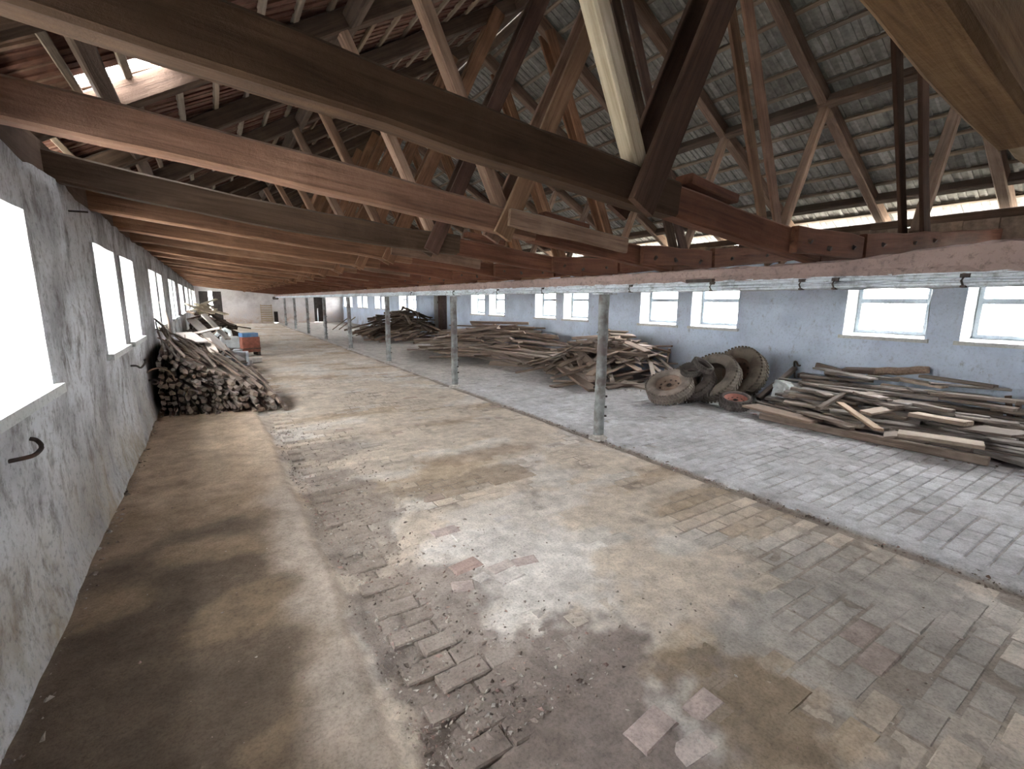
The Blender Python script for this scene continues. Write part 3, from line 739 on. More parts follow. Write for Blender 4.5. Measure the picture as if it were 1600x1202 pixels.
# ================================================================== ROOF TRUSSES
def zt(u): return 2.0 + 0.104 * u           # underside of the tie beams: they sink to the girder
def slope(s): return 0.55 if s > 0 else 0.60
def zr(u, s=1): return 5.70 - slope(s) * u           # underside of the rafters
def make_truss(y, k):
    root = empty('roof_truss', (XP, y, 0))
    def P(x, z, dy=0.0): return Vector((x, dy, z))
    dk = {0: (.85, .72, .50), 1: (.31, .255, .20), 2: (1.0, .94, .84), 3: (.42, .37, .36)}.get(k, None)
    def col(): return tuple(a * b for a, b in zip(tone(.18, .05), (1.12, .92, .76))) if dk is None else tuple(a * random.uniform(.92, 1.08) for a in dk)
    red = (0.72, 0.47, 0.39)
    hh = 0.10
    bow = {0: 0.0, 2: 0.015, 3: -0.05}.get(k, random.uniform(-.03, .02))
    # tie beam in lengths
    xe = -1.72 if k != 0 else -1.80
    timber('tie_beam', P(-5.05, zt(5.05) + hh), P(xe, zt(-xe) + hh), .13, .20, M['oak'], root, color=col(), bow=bow, seg=10, jit=.005)
    if k != 0:
        timber('tie_beam', P(xe - .02, zt(1.74) + hh - .012), P(0.0, zt(0) + hh), .12, .18, M['oak'], root, color=red, seg=6)
        timber('tie_beam', P(0.0, zt(0) + hh), P(5.05, zt(5.05) + hh), .12, .19, M['oak'], root, color=red if k < 4 else col(), seg=8, jit=.005)
        timber('splice_plate', P(-0.5, zt(0.5) + .09, -.095), P(0.55, zt(0.55) + .105, -.095), .055, .18, M['oak'], root, color=red, seg=4)
        timber('splice_plate', P(0.6, zt(0.6) + .115, -.095), P(2.3, zt(2.3) + .10, -.095), .055, .18, M['oak'], root, color=red, seg=4)
        if k % 2 == 0:
            timber('splice_plate', P(-2.02, zt(2.0) + .13, -.12), P(-.75, zt(.75) + .13, -.12), .05, .13, M['oak'], root, color=tone(.15), seg=4)
        for bx in (-.35, -.05, .35, .9, 1.6, 2.1):
            b = MB(); b.tube([(bx, -.118, zt(abs(bx)) + random.uniform(.07, .13)), (bx, -.145, zt(abs(bx)) + .10)], .017, 6); b.build('bolt', M['iron'], root)
        timber('cleat', P(-1.62, zt(1.62) + .232), P(-1.15, zt(1.15) + .225), .12, .055, M['oak'], root, color=red, seg=2)
    else:
        timber('tie_beam', P(-.3, zt(.3) + hh), P(5.05, zt(5.05) + hh), .12, .19, M['oak'], root, color=col(), seg=8)
        timber('splinter', P(-1.98, 2.26, .02), P(-1.2, 2.23, .01), .10, .03, M['pale'], root, color=(.6, .55, .5), seg=5, ragged=.06, jit=.012)
    for s in (-1, 1):
        pale = k == 1 and s < 0
        if k == 0 and s < 0:
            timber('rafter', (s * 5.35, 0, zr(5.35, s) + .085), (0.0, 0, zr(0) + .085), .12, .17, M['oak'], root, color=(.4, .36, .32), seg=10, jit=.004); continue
        # doubled planks from the tie up to the ridge
        a0, a1 = Vector((s * 2.06, 0, zt(2.0) - .02)), Vector((s * 0.42, 0, zr(.42, s) + .05))
        for dy in (-.086, .086):
            timber('king_plank', a0 + Vector((0, dy, 0)), a1 + Vector((0, dy, 0)), .036, .155, M['oak'], root, color=col() if k > 1 else (.38, .31, .28), ref=Vector((0, 1, 0)), roll=math.pi / 2, seg=4)
        # strut to the middle of the rafter
        timber('strut', (s * 2.02, 0, zt(2.0) + .2), (s * 2.82, 0, zr(2.82, s) + .02), .095, .10, M['pale'] if pale else M['oak'], root, color=(1, 1, 1) if pale else tuple(1.35 * c_ for c_ in tone(.3)), ref=Vector((0, 1, 0)), seg=4)
        # rafter
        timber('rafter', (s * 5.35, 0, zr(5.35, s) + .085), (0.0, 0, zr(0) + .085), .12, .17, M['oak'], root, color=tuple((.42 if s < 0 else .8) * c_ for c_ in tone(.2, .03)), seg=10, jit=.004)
    return root
TY = [0.477 + 1.383 * k for k in range(27)]; TY[0] = 0.45
LBL = {0: 'yellowish brown roof truss whose snapped tie beam ends in a splintered board',
       1: 'dark tie beam truss with one pale whitish strut and red-brown bolted joint over the girder',
       2: 'brown truss with a short splice board, next behind the truss with the pale strut',
       3: 'sooty dark truss with a sagging crooked tie beam, second one behind the pale-strut truss'}
proto = {}
ORD = ['first', 'second', 'third', 'fourth', 'fifth', 'sixth', 'seventh', 'eighth', 'ninth', 'tenth', 'eleventh', 'twelfth', 'thirteenth', 'fourteenth', 'fifteenth', 'sixteenth',
       'seventeenth', 'eighteenth', 'nineteenth', 'twentieth', 'twenty-first', 'twenty-second', 'twenty-third']
for k, y in enumerate(TY):
    if k < 8:
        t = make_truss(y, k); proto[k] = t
    else:
        t = copy_tree(proto[4 + (k % 4)]); t.location = (XP, y, 0)
    if k in LBL: tag(t, LBL[k], 'roof truss', 'roof trusses')
    else: tag(t, 'brown timber roof truss, %s in the even run beyond the sooty crooked one' % ORD[k - 4], 'roof truss', 'roof trusses')
    if k > 3: t.rotation_euler = (0, 0, random.uniform(-.006, .006))

# ================================================================== ROOF
GAUGE = 0.335; TW = 0.205
def roof(name, s, mat, skip):
    root = empty(name, (XP, 0, 0)); tag(root, kind='structure')
    SL = math.atan(slope(s))
    dirv = Vector((s * math.cos(SL), 0, -math.sin(SL))); nrm = Vector((s * math.sin(SL), 0, math.cos(SL)))
    top = Vector((0, 0, zr(0) + .19))
    ev = Vector((0, 1, 0))
    def at(d, y, h=0.0): return top + dirv * d + nrm * h + Vector((0, y, 0))
    L = 6.15; nrow = int(L / GAUGE)
    # long timbers: ridge, middle and eaves purlins
    for d, sz, h in ((0.18, .12, -.10), (3.26, .12, -.08), (5.28, .10, -.07)):
        for a in np.arange(Y0, Y1, 4.15):
            timber('purlin', at(d, a, h - .03), at(d, min(a + 4.15, Y1), h - .03), sz, .13, M['oak'], root, color=tuple(.45 * c_ for c_ in tone(.25, .04)), ref=nrm, seg=5)
    for r_ in range(nrow + 1):
        d = 0.05 + r_ * GAUGE
        timber('batten', at(d, Y0, 0.0), at(d, Y1, 0.0), .05, .038, M['batten'], root, color=tone(.2), ref=nrm, seg=40, jit=.004)
    # tiles: a slab with a rib and a hooked lower edge, lapping the next row
    mt_ = MB(); TL = 0.395
    mt_.box((-.03, -TW / 2 - .004, 0), (TL, TW / 2 - .004, .016))
    mt_.box((-.03, TW / 2 - .03, -.014), (TL * .82, TW / 2 + .012, .012))
    mt_.box((-.03, -.012, -.007), (TL * .8, .012, .001))
    base = mt_.mesh('roof_tile', mat)
    va = np.array(mt_.v); fa = np.array(mt_.f)
    Rm = np.array(Matrix((dirv, nrm.cross(dirv), nrm)).transposed())
    r2 = np.random.default_rng(5 if s > 0 else 6)
    recs = []
    for r_ in range(nrow):
        for c in range(int((Y1 - Y0) / TW) + 1):
            d = 0.05 + r_ * GAUGE; y = Y0 + (c + .5) * TW
            p = at(d, y, .018)
            if skip(r_, p + dirv * .17 + Vector((XP, 0, 0)), r2): continue
            tilt = -0.05 + r2.normal(0, .012); yaw = r2.normal(0, .012)
            recs.append((p, tilt, yaw))
    P = np.array([tuple(q[0]) for q in recs]) + np.array([XP, 0, 0])
    q = RM @ (P.T - np.array([[0], [0], [CAMH]]))
    ok = q[2] > .3
    u = np.where(ok, q[0] / np.maximum(q[2], .1) * F + 800, -999); v = np.where(ok, q[1] / np.maximum(q[2], .1) * F + 601, -999)
    vis = ok & (u > -10) & (u < 1610) & (v > -10) & (v < 430)
    if s < 0: vis &= P[:, 1] > 1.9
    score = np.where(vis, 1 / np.maximum(np.linalg.norm(P - np.array([0, 0, CAMH]), axis=1), .1) ** 2, 0)
    order = np.argsort(-score); V = []; Fq = []; k = 0
    for n_, i in enumerate(order):
        p, tilt, yaw = recs[i]
        rot = Matrix(Rm.tolist()).to_4x4() @ Matrix.Rotation(yaw, 4, 'Z') @ Matrix.Rotation(tilt, 4, 'Y')
        mw = Matrix.Translation(p) @ rot
        if n_ < 300 and score[i] > 0:
            o = bpy.data.objects.new('roof_tile', base); COL.objects.link(o); o.parent = root; o.matrix_basis = mw
        else:
            a = np.array(mw); V.append(va @ a[:3, :3].T + a[:3, 3]); Fq.append(fa + k * len(va)); k += 1
    V = np.concatenate(V); Fq = np.concatenate(Fq)
    me = bpy.data.meshes.new('roof_tiles_beyond'); me.from_pydata(V.tolist(), [], Fq.tolist()); me.materials.append(mat)
    tag(obj('tile_covering', me, root), kind='stuff')
    return root
def hit_roof(u, v, s):
    d = ray(u, v)      # plane z = zr(0)+.2 - .55*s*(x-XP)
    k = slope(s); t = (zr(0) + .2 + k * s * XP - CAMH) / (d[2] + k * s * d[0])
    return Vector((d[0] * t, d[1] * t, CAMH + d[2] * t))
HL = [hit_roof(190, 106, -1), hit_roof(160, 112, -1), hit_roof(215, 101, -1), hit_roof(20, 98, -1), hit_roof(520, 110, -1)]
HR = [hit_roof(1412, 104, 1), hit_roof(1232, 32, 1), hit_roof(950, 172, 1), hit_roof(1500, 276, 1), hit_roof(676, 115, -1)]
def skip_l(r_, p, g):
    return (abs(p.y - HL[0].y) < .11 and abs(p.x - HL[0].x) < .24) or g.random() < 0.0012
def skip_r(r_, p, g): return g.random() < 0.0006
roof('roof_left', -1, M['tile_l'], skip_l)
roof('roof_right', 1, M['tile_r'], skip_r)
# wall plates carrying the rafter feet; left one deepened to block eave light
for nm, x, z in (('wall_plate_right', XR + 0.14, 2.89), ('wall_plate_left', XL - 0.12, 2.64)):
    r = empty('beam_' + nm, (x, 0, z)); tag(r, kind='structure')
    for a in np.arange(Y0, Y1, 4.15):
        timber('plate_length', (0, a, 0), (0, min(a + 4.15, Y1), 0), .12, .11 if x > 0 else .26, M['oak'], r, color=tuple(.6 * c_ for c_ in tone(.2)))
# loose boards and slats lying in the left roof, seen against the tiles
# ================================================================== TIMBER HEAPS
def look(color, wd, z, H, base):
    '''a label from how the piece looks and how high it lies in its heap'''
    t = sum(color) / 3
    tone_ = 'dark' if t < .82 else ('pale' if t > 1.12 else 'mid-brown')
    size = 'narrow' if wd < .10 else ('broad' if wd > .15 else 'medium-wide')
    lev = 'low down in' if z < H * .33 else ('on the crown of' if z > H * .66 else 'halfway up')
    return '%s %s %s' % (size, tone_, base % lev)
def board(p, q, wd, th, mat='grey', color=None, roll=0.0, name='plank', label='', cat='plank', group=None, **k):
    o = timber(name, p, q, wd, th, M[mat], None, roll, tone(.22, .05) if color is None else color, **k)
    tag(o, label, cat, group); return o
# --- heap of boards by the tyres along the right wall
def cz(x, y, z): return pz(1100 + x / 3.2, 400 + y / 3.2, z)
GR7 = 'boards heaped under the right wall windows'
spec = [
 ((285, 800), .05, (1425, 1030), .05, .11, .10, (1.0, .92, .85), 'long squared beam lying along the front edge of the board heap beside the tyres', 'beam'),
 ((225, 748), .12, (560, 830), .12, .30, .035, (1.15, 1.0, .9), 'wide dusty board with a round knob lying next to the small red wheel', 'plank'),
 ((505, 785), .17, (775, 850), .17, .20, .035, (1.0, .95, .9), 'short grey board overlapping the wide knobbed board', 'plank'),
 ((900, 900), .10, (975, 895), .14, .22, .04, (1.0, .95, .9), None, 'plank'),
 ((970, 885), .20, (1400, 950), .20, .27, .045, (1.5, 1.42, 1.3), 'broad pale board on the front of the heap above the long squared beam', 'plank'),
 ((1045, 790), .32, (1325, 840), .32, .26, .05, (1.6, 1.5, 1.35), 'broad pale board lying behind and above the front broad board', 'plank'),
 ((680, 735), .33, (875, 870), .25, .10, .03, (1.75, 1.5, 1.2), 'short tan board lying slantwise across the dusty grey boards', 'plank'),
 ((805, 785), .32, (1000, 752), .32, .14, .035, (1.35, 1.25, 1.15), 'short grey board with a bolted end beside the slanting tan board', 'plank'),
 ((615, 590), .52, (930, 728), .40, .075, .04, (.75, .7, .68), 'long thin dark batten sloping down the middle of the board heap', 'batten'),
 ((640, 600), .50, (880, 728), .36, .10, .03, (1.2, 1.1, 1.0), 'long brown board sloping alongside the thin dark batten', 'plank'),
 ((955, 612), .60, (1205, 655), .58, .17, .04, (2.6, 2.5, 2.3), 'whitish new-looking board on top of the heap under the wall', 'plank'),
 ((885, 645), .50, (1415, 722), .46, .10, .03, (2.1, 1.95, 1.7), 'long narrow pale board beneath the whitish top board', 'plank'),
 ((1090, 600), .55, (1460, 655), .50, .28, .04, (.75, .72, .7), 'wide dark grey board lying against the whitewashed wall', 'plank'),
 ((565, 545), .60, (720, 590), .56, .12, .08, (.85, .78, .74), None, 'plank'),
 ((700, 570), .58, (860, 575), .58, .16, .07, (.8, .72, .7), None, 'plank'),
 ((272, 715), .08, (455, 562), .52, .09, .07, (.9, .85, .85), 'grey squared timber leaning up from the small wheel to the wall', 'beam'),
 ((415, 705), .26, (690, 665), .34, .20, .03, (1.1, 1.05, 1.0), None, 'plank'),
 ((570, 765), .30, (725, 675), .42, .06, .05, (.6, .55, .52), 'short dark stick propped on the dusty boards', 'batten'),
 ((480, 595), .48, (610, 625), .46, .12, .08, (.6, .52, .5), None, 'plank'),
 ((1335, 860), .26, (1610, 900), .34, .30, .03, (.8, .76, .74), 'wide dark board tilted up at the end of the heap', 'plank'),
 ((1395, 950), .10, (1560, 935), .10, .14, .03, (.9, .85, .8), None, 'plank'),
 ((945, 735), .38, (1215, 745), .38, .14, .05, (.85, .8, .78), None, 'plank'),
 ((1000, 762), .30, (1480, 805), .30, .13, .06, (.65, .6, .58), None, 'plank'),
 ((1050, 735), .38, (1490, 790), .36, .12, .05, (.7, .65, .6), None, 'plank'),
 ((1150, 700), .42, (1500, 760), .40, .12, .05, (.6, .55, .52), None, 'plank'),
 ((760, 690), .44, (960, 700), .42, .14, .04, (.9, .85, .8), None, 'plank'),
 ((1180, 820), .22, (1330, 830), .24, .2, .04, (.8, .76, .72), None, 'plank'),
 ((1520, 700), .40, (1535, 840), .15, .09, .06, (.6, .5, .45), None, 'plank'),
 ((1575, 730), .36, (1570, 850), .12, .05, .05, (1.2, 1.1, 1.0), None, 'plank'),
 ((700, 700), .34, (850, 735), .30, .16, .03, (1.0, .95, .9), None, 'plank'),
 ((420, 640), .36, (640, 640), .44, .14, .03, (.75, .7, .7), None, 'plank'),
]
DEF7 = 'dusty board %s the heap under the right wall windows'
for a, za, b, zb, wd, th, c, lab, cat in spec:
    board(cz(*a, za), cz(*b, zb), wd, th, 'grey', c, label=lab or look(c, wd, (za + zb) / 2, .6, DEF7), cat=cat, group=None if lab else GR7 + ', ' + ' '.join(look(c, wd, (za + zb) / 2, .6, DEF7).split()[:5]), name={'beam': 'squared_beam', 'batten': 'wood_batten', 'plank': 'plank'}[cat], seg=3, jit=.003, roll=random.uniform(-.12, .12))
lg = MB(); a, b = cz(825, 580, .62), cz(1125, 572, .64)
lg.tube([a.lerp(b, t) + Vector((0, 0, random.uniform(-.008, .008))) for t in np.linspace(0, 1, 7)], [.06, .062, .058, .06, .055, .058, .05], 9)
tag(lg.build('log', M['stick'], None, color=(1.2, 1.1, 1.0)), 'round peeled log lying crosswise on top of the board heap', 'log')
# packed layers under them
for i in range(105):
    y = random.uniform(1.1, 3.75); x = random.uniform(7.2, 8.47)
    hmax = 0.05 + 0.56 * float(smooth(7.0, 8.35, np.array(x))) * float(smooth(.55, 1.5, np.array(y)) * smooth(4.1, 3.2, np.array(y)))
    z = hmax * random.random() ** .6 + .025; L = random.uniform(.5, 1.5); a = math.pi / 2 + random.gauss(0, .3)
    dx, dy = math.cos(a) * L / 2, math.sin(a) * L / 2; wd = random.uniform(.08, .2); c = tone(.25); lab = look(c, wd, z, .6, DEF7)
    board((min(8.6, x - dx), max(.75, y - dy), z), (min(8.6, x + dx), min(4.05, y + dy), z + random.uniform(-.03, .03)), wd, random.uniform(.025, .05), 'grey', c, label=lab, group=GR7 + ', ' + ' '.join(lab.split()[:5]), seg=2, jit=.002)
# crumpled white sheet
def crumple(name, c, sx, sy, sz, mat, label, cat, color=None, seed=1):
    r_ = np.random.default_rng(seed); n = 9; v = []; f = []
    for i in range(n):
        for j in range(n):
            u, w_ = i / (n - 1) - .5, j / (n - 1) - .5
            e = max(abs(u), abs(w_)) * 2
            v.append((u * sx + r_.normal(0, .02 * sx), w_ * sy + r_.normal(0, .02 * sy), sz * (1 - e ** 2) * (.7 + .6 * r_.random()) + r_.normal(0, .04 * sz)))
    for i in range(n - 1):
        for j in range(n - 1): f.append((i * n + j, (i + 1) * n + j, (i + 1) * n + j + 1, i * n + j + 1))
    o = obj(name, mesh_from(name, v, f, mat), loc=c, color=color); tag(o, label, cat)
    so = o.modifiers.new('thick', 'SOLIDIFY'); so.thickness = .004
    return o
o = crumple('plastic_sheet', cz(415, 690, .22), .5, .45, .16, M['white'], 'crumpled white plastic sheet between the leaning timber and the board heap', 'sheet', seed=3)
o.rotation_euler = (0.2, -.75, .3)

# --- heap builder
def heap(n, cx, cy, rx, ry, H, Lr, ang, sig, wr, tr, mat, label, cat, name, group, tint=(1, 1, 1), round_=False, var=.25, seg=2, top=0.55, xmax=XR - .22):
    def prof(x, y):
        r = math.hypot((x - cx) / rx, (y - cy) / ry); return H * max(0.0, 1 - r * r) ** .9 + 0.03
    for i in range(n):
        for _ in range(20):
            r = random.random() ** .55 * .93; t = random.uniform(0, 2 * math.pi)
            x, y = cx + rx * r * math.cos(t), cy + ry * r * math.sin(t)
            if XP + .7 < x < xmax or (x < XP and XL + .1 < x): break
        L = random.uniform(*Lr); a = random.gauss(ang, sig)
        dx, dy = math.cos(a) * L / 2, math.sin(a) * L / 2
        lev = random.random() ** (1 - top) if random.random() > .25 else random.random()
        xa, xb = x - dx, x + dx
        for e in (xa, xb): pass
        lim = xmax
        if max(xa, xb) > lim: sft = max(xa, xb) - lim; xa -= sft; xb -= sft
        if XL + .14 > min(xa, xb): sft = XL + .14 - min(xa, xb); xa += sft; xb += sft
        za = prof(xa, y - dy) * lev + .02; zb = prof(xb, y + dy) * lev + .02
        zc = prof((xa + xb) / 2, y) * lev
        za = zc + (za - zc) * .45; zb = zc + (zb - zc) * .45
        c = tuple(k * g for k, g in zip(tone(var, .05), tint))
        p, q = (xa, y - dy, max(.03, za + random.uniform(-.04, .04))), (xb, y + dy, max(.03, zb + random.uniform(-.04, .04)))
        if round_:
            mb = MB(); P_, Q_ = Vector(p), Vector(q); r0 = random.uniform(*wr)
            cv = Vector((random.uniform(-.06, .06), random.uniform(-.06, .06), random.uniform(-.03, .06)))
            mb.tube([P_.lerp(Q_, s_) + cv * math.sin(math.pi * s_) for s_ in (0, .33, .66, 1)], [r0, r0 * .9, r0 * .8, r0 * .6], 6)
            o = mb.build(name, M[mat], None, color=c)
            lab = look(tuple(k / g for k, g in zip(c, tint)), r0 * 2.6, zc, H, label); tag(o, lab, cat, group + ', ' + ' '.join(lab.split()[:5]))
        else:
            wd = random.uniform(*wr)
            lab = look(tuple(k / g for k, g in zip(c, tint)), wd, zc, H, label)
            board(p, q, wd, random.uniform(*tr), mat, c, random.gauss(0, .35), name, lab, cat, group + ', ' + ' '.join(lab.split()[:5]), seg=seg, jit=.003)
# boards in the middle of the right bay
heap(165, 7.75, 7.75, 1.5, 1.75, 1.0, (.6, 1.7), 0.35, .75, (.06, .17), (.02, .045), 'grey', 'offcut %s the jumbled heap behind the tyres', 'board', 'board_offcut', 'jumbled offcuts behind the tyres', (1.05, .95, .88))
G5 = [((860, 563), .28, (928, 610), .04, .24, .05, (1.15, 1.02, .92), 'wide pale plank sloping out of the jumbled heap onto the floor'),
      ((905, 560), .30, (925, 595), .22, .16, .04, (1.0, .9, .85), 'board lying across the plank that slopes out of the jumbled heap'),
      ((950, 600), .05, (985, 590), .10, .14, .05, (1.1, 1.0, .9), 'short thick offcut on the floor before the jumbled heap'),
      ((862, 604), .04, (905, 598), .05, .16, .03, (1.0, .9, .82), 'flat board lying on the floor at the foot of the jumbled heap'),
      ((1040, 580), .1, (1046, 545), .45, .05, .04, (1.5, 1.35, 1.2), 'thin pale lath standing up in front of the jumbled heap beside the tyres'),
      ((945, 512), .98, (975, 535), .75, .10, .03, (1.8, 1.6, 1.45), 'pale board sloping down from the top of the jumbled heap'),
      ((985, 542), .66, (1050, 541), .66, .10, .035, (1.1, 1.0, .95), 'level brown board on the upper side of the jumbled heap'),
      ((900, 535), .72, (1000, 548), .60, .08, .03, (1.5, 1.35, 1.2), 'long pale lath lying over the crown of the jumbled heap')]
for a, za, b, zb, wd, th, c, lab in G5: board(pz(*a, za), pz(*b, zb), wd, th, 'grey', c, label=lab, seg=3)
# long planks beyond
heap(100, 7.5, 12.4, 1.65, 3.3, 1.15, (1.8, 3.8), math.pi / 2 + .42, .26, (.09, .22), (.025, .05), 'grey', 'long timber %s the heap between offcuts and brushwood', 'timber', 'long_timber', 'long timbers in the right bay', (1.15, 1.05, .98), seg=3)
# sheet of bark-like board over the long planks
# branches heap
heap(150, 7.2, 20.4, 1.5, 2.7, 1.5, (1.0, 2.6), .5, .9, (.025, .06), None, 'stick', 'crooked branch %s the brushwood heap by the plank door', 'branch', 'branch', 'brushwood heaped by the plank door', (.62, .55, .5), True)

# --- stakes stacked against the left wall
stake_me = []
for k in range(10):
    r0 = random.uniform(.028, .048); n = random.choice([4, 5, 5, 6]); L = 1.0
    an = sorted(random.uniform(0, 1) * .5 + i for i in range(n)); prof = [(math.cos(2 * math.pi * t / n) * r0 * random.uniform(.75, 1.2), math.sin(2 * math.pi * t / n) * r0 * random.uniform(.75, 1.2)) for t in an]
    v = []; f = []; S_ = 4
    for i in range(S_ + 1):
        t = i / S_; kx = random.uniform(-.012, .012); ky = random.uniform(-.012, .012); sc = 1 - .25 * t
        for (a, b) in prof: v.append((t - .5 + (random.uniform(-.012, .012) if i == 0 else 0), a * sc + kx, b * sc + ky))
    for i in range(S_):
        for j in range(n): f.append((i * n + j, (i + 1) * n + j, (i + 1) * n + (j + 1) % n, i * n + (j + 1) % n))
    f.append(tuple(range(n))); f.append(tuple(S_ * n + j for j in reversed(range(n))))
    stake_me.append(mesh_from('stake', v, f, M['stick']))
def Hs(x): return .98 * max(0.0, 1 - ((x + .80) / 1.75)) ** .75
ns = 0
for x in np.arange(-.70, .9, .078):
    h = Hs(x); z = .045
    while z < max(h, .06):
        L = random.uniform(1.25, 2.1)
        lean = .10 + .35 * (z / 1.0) + .12 * random.random()
        yf = 7.75 + .32 * (x < -.3) * (1 - (x + .8) / .5) * .5 + .45 * z + random.uniform(-.1, .14) + .12 * max(0, .3 - x)
        p = Vector((x + random.uniform(-.03, .03), yf, z))
        xe = max(XL + .12, p.x - L * lean * (1 if x > -.4 else .15)); ze = z + L * (.05 + .14 * max(0, x + .4)) * random.uniform(.6, 1.3)
        q = Vector((xe, yf + L, min(ze, 1.05)))
        o = obj('stake', stake_me[ns % 10], None, mw=frame_between(p, q, random.uniform(0, 6)) @ Matrix.Diagonal((L, 1, 1, 1)), color=tone(.3, .05))
        lab = '%s split stake %s the stack against the window wall, cut end showing' % ('dark' if sum(o.color[:3]) < 2.6 else ('pale' if sum(o.color[:3]) > 3.4 else 'grey'), 'in the foot of' if z < .25 else ('on top of' if z > Hs(x) - .12 else 'in the middle of'))
        tag(o, lab, 'stake', 'stakes, ' + ' '.join(lab.split()[:6])); ns += 1
        z += random.uniform(.07, .098)
# loose sticks and thin branches over the stakes
for i in range(30):
    x = random.uniform(-.65, .75); y = random.uniform(8.1, 9.2); z = Hs(x) + random.uniform(.02, .07)
    L = random.uniform(.8, 1.9); mb = MB()
    d = Vector((-random.uniform(.2, .75), random.uniform(.5, .9), .18 + .25 * random.random())).normalized() * L
    p = Vector((x, y, z)); q = p + d
    if q.x < XL + .05: q.x = XL + .05
    b = Vector((random.uniform(-.1, .1), 0, random.uniform(0, .1)))
    r0 = random.uniform(.010, .022)
    mb.tube([p.lerp(q, t) + b * math.sin(math.pi * t) for t in (0, .25, .5, .75, 1)], [r0, r0, r0 * .9, r0 * .8, r0 * .6], 6)
    c = tone(.3); lab = '%s %s bent stick lying loose over the stacked stakes' % ('long' if L > 1.35 else 'short', 'dark' if c[1] < .9 else ('pale' if c[1] > 1.1 else 'grey-brown'))
    tag(mb.build('loose_stick', M['stick'], None, color=c), lab, 'stick', 'loose sticks, ' + lab[:14])
# coil of bent wood at the near end
for k, (u, v_, z) in enumerate(((292, 575, .62), (250, 600, .5), (300, 590, .5))):
    c = pz(u, v_, z); mb = MB(); R_ = .2 + .04 * k
    mb.tube([c + Vector((R_ * math.cos(t) * .8, .05 * math.sin(t * 2) - .1, R_ * math.sin(t))) for t in np.linspace(0.2, 3.4 + k * .5, 12)], .012, 6)
    tag(mb.build('bent_stick', M['stick'], None, color=(1.1, 1, .95)), 'hoop of bent withy hanging over the cut ends of the stakes', 'stick', 'bent withies on the stakes')

# --- boards, blocks and canister beyond the stakes
def rbox(name, c, dims, mat, label, cat, rz=0.0, tilt=(0, 0), color=None, parent=None):
    bm = bmesh.new(); bmesh.ops.create_cube(bm, size=1.0)
    for v in bm.verts: v.co = Vector((v.co.x * dims[0], v.co.y * dims[1], (v.co.z + .5) * dims[2]))
    bmesh.ops.bevel(bm, geom=list(bm.edges), offset=min(dims) * .07, segments=2, affect='EDGES', profile=.6)
    me = bpy.data.meshes.new(name); bm.to_mesh(me); bm.free(); me.materials.append(M[mat])
    o = obj(name, me, parent, color=color); o.location = c; o.rotation_euler = (tilt[0], tilt[1], rz)
    if label: tag(o, label, cat)
    return o
GL = [((300, 500), (352, 548), 12.6, .22, .03, (1.5, 1.55, 1.6), 'wide grey board leaning down from the wall behind the stakes'),
      ((318, 492), (356, 530), 13.6, .12, .05, (1.35, 1.4, 1.45), 'narrow grey beam leaning down from the wall towards the white pipe elbow'),
      ((287, 520), (312, 535), 11.6, .3, .03, (1.6, 1.65, 1.7), 'pale grey board lying on top of the heap behind the stakes'),
      ((300, 522), (345, 512), 11.9, .05, .04, (1.5, 1.5, 1.5), 'thin pale lath crossing the leaning grey boards'),
      ((322, 530), (336, 552), 11.2, .14, .04, (2.1, 2.1, 2.1), 'short whitish board end sticking out behind the stakes'),
      ((352, 560), (378, 600), 10.6, .1, .04, (1.2, 1.2, 1.2), 'grey board sloping to the floor beside the stakes')]
for a, b, y, wd, th, c, lab in GL:
    p = ony(*a, y + .6); q = ony(*b, y - .6)
    for e in (p, q): e.x = max(e.x, XL + .1); e.z = max(e.z, .05)
    board(p, q, wd, th, 'grey', c, label=lab, seg=3)
heap(45, -.15, 12.6, .75, 2.0, .75, (.5, 1.5), 1.9, .6, (.06, .16), (.02, .05), 'grey', 'scrap slat %s the heap between stakes and canister', 'slat', 'scrap_slat', 'scrap boards behind the stakes', (1.0, .98, 1.0))
p = onz(391, 556, 0); cx_, cy_ = p.x, p.y
can = empty('canister', (cx_, cy_, .02)); can.rotation_euler = (0, 0, .25)
tag(can, 'rusty red metal canister with a faded blue lid standing past the stakes', 'canister')
rbox('body', (0, 0, 0.10), (.50, .42, .46), 'rust_red', None, None, parent=can)
rbox('lid', (0, 0, .545), (.44, .36, .13), 'blue', None, None, parent=can)
mb = MB(); mb.box((-.24, -.2, 0), (-.16, .2, .11)); mb.box((.16, -.2, 0), (.24, .2, .11)); mb.build('runner', M['iron'], can)
mb = MB(); mb.box((-.255, -.218, .20), (.255, .218, .225)); mb.build('band', M['iron'], can)
rbox('concrete_block', (.40, 14.9, .02), (.42, .32, .3), 'plain', 'pale grey block lying in front of the canister, lower of two', 'block', .2, color=(.5, .52, .54))
rbox('concrete_block', (.36, 15.2, .34), (.44, .34, .32), 'plain', 'pale grey block stacked beside the canister, upper of two', 'block', .1, color=(.55, .57, .58))
rbox('concrete_block', (.52, 13.6, .02), (.34, .26, .36), 'plain', 'bluish grey block standing on the floor behind the stakes', 'block', -.3, color=(.46, .5, .54))
rbox('stone_lump', (.85, 14.3, .01), (.36, .22, .12), 'plain', 'flat pale stone on the floor by the canister', 'stone', .4, color=(.5, .47, .44))
rbox('stone_lump', (.62, 13.9, .01), (.3, .2, .1), 'plain', 'small dark stone on the floor between the blocks', 'stone', .9, color=(.3, .28, .27))
e = MB(); c = ony(350, 520, 15.2)
e.tube([c + Vector(d) for d in ((-.2, 0, -.08), (-.08, 0, .04), (.03, 0, .09), (.13, 0, .03), (.15, 0, -.09))], [.055] * 5, 10)
tag(e.build('pipe_elbow', M['white'], sm=True), 'white plastic pipe elbow on the scrap heap above the canister', 'pipe')
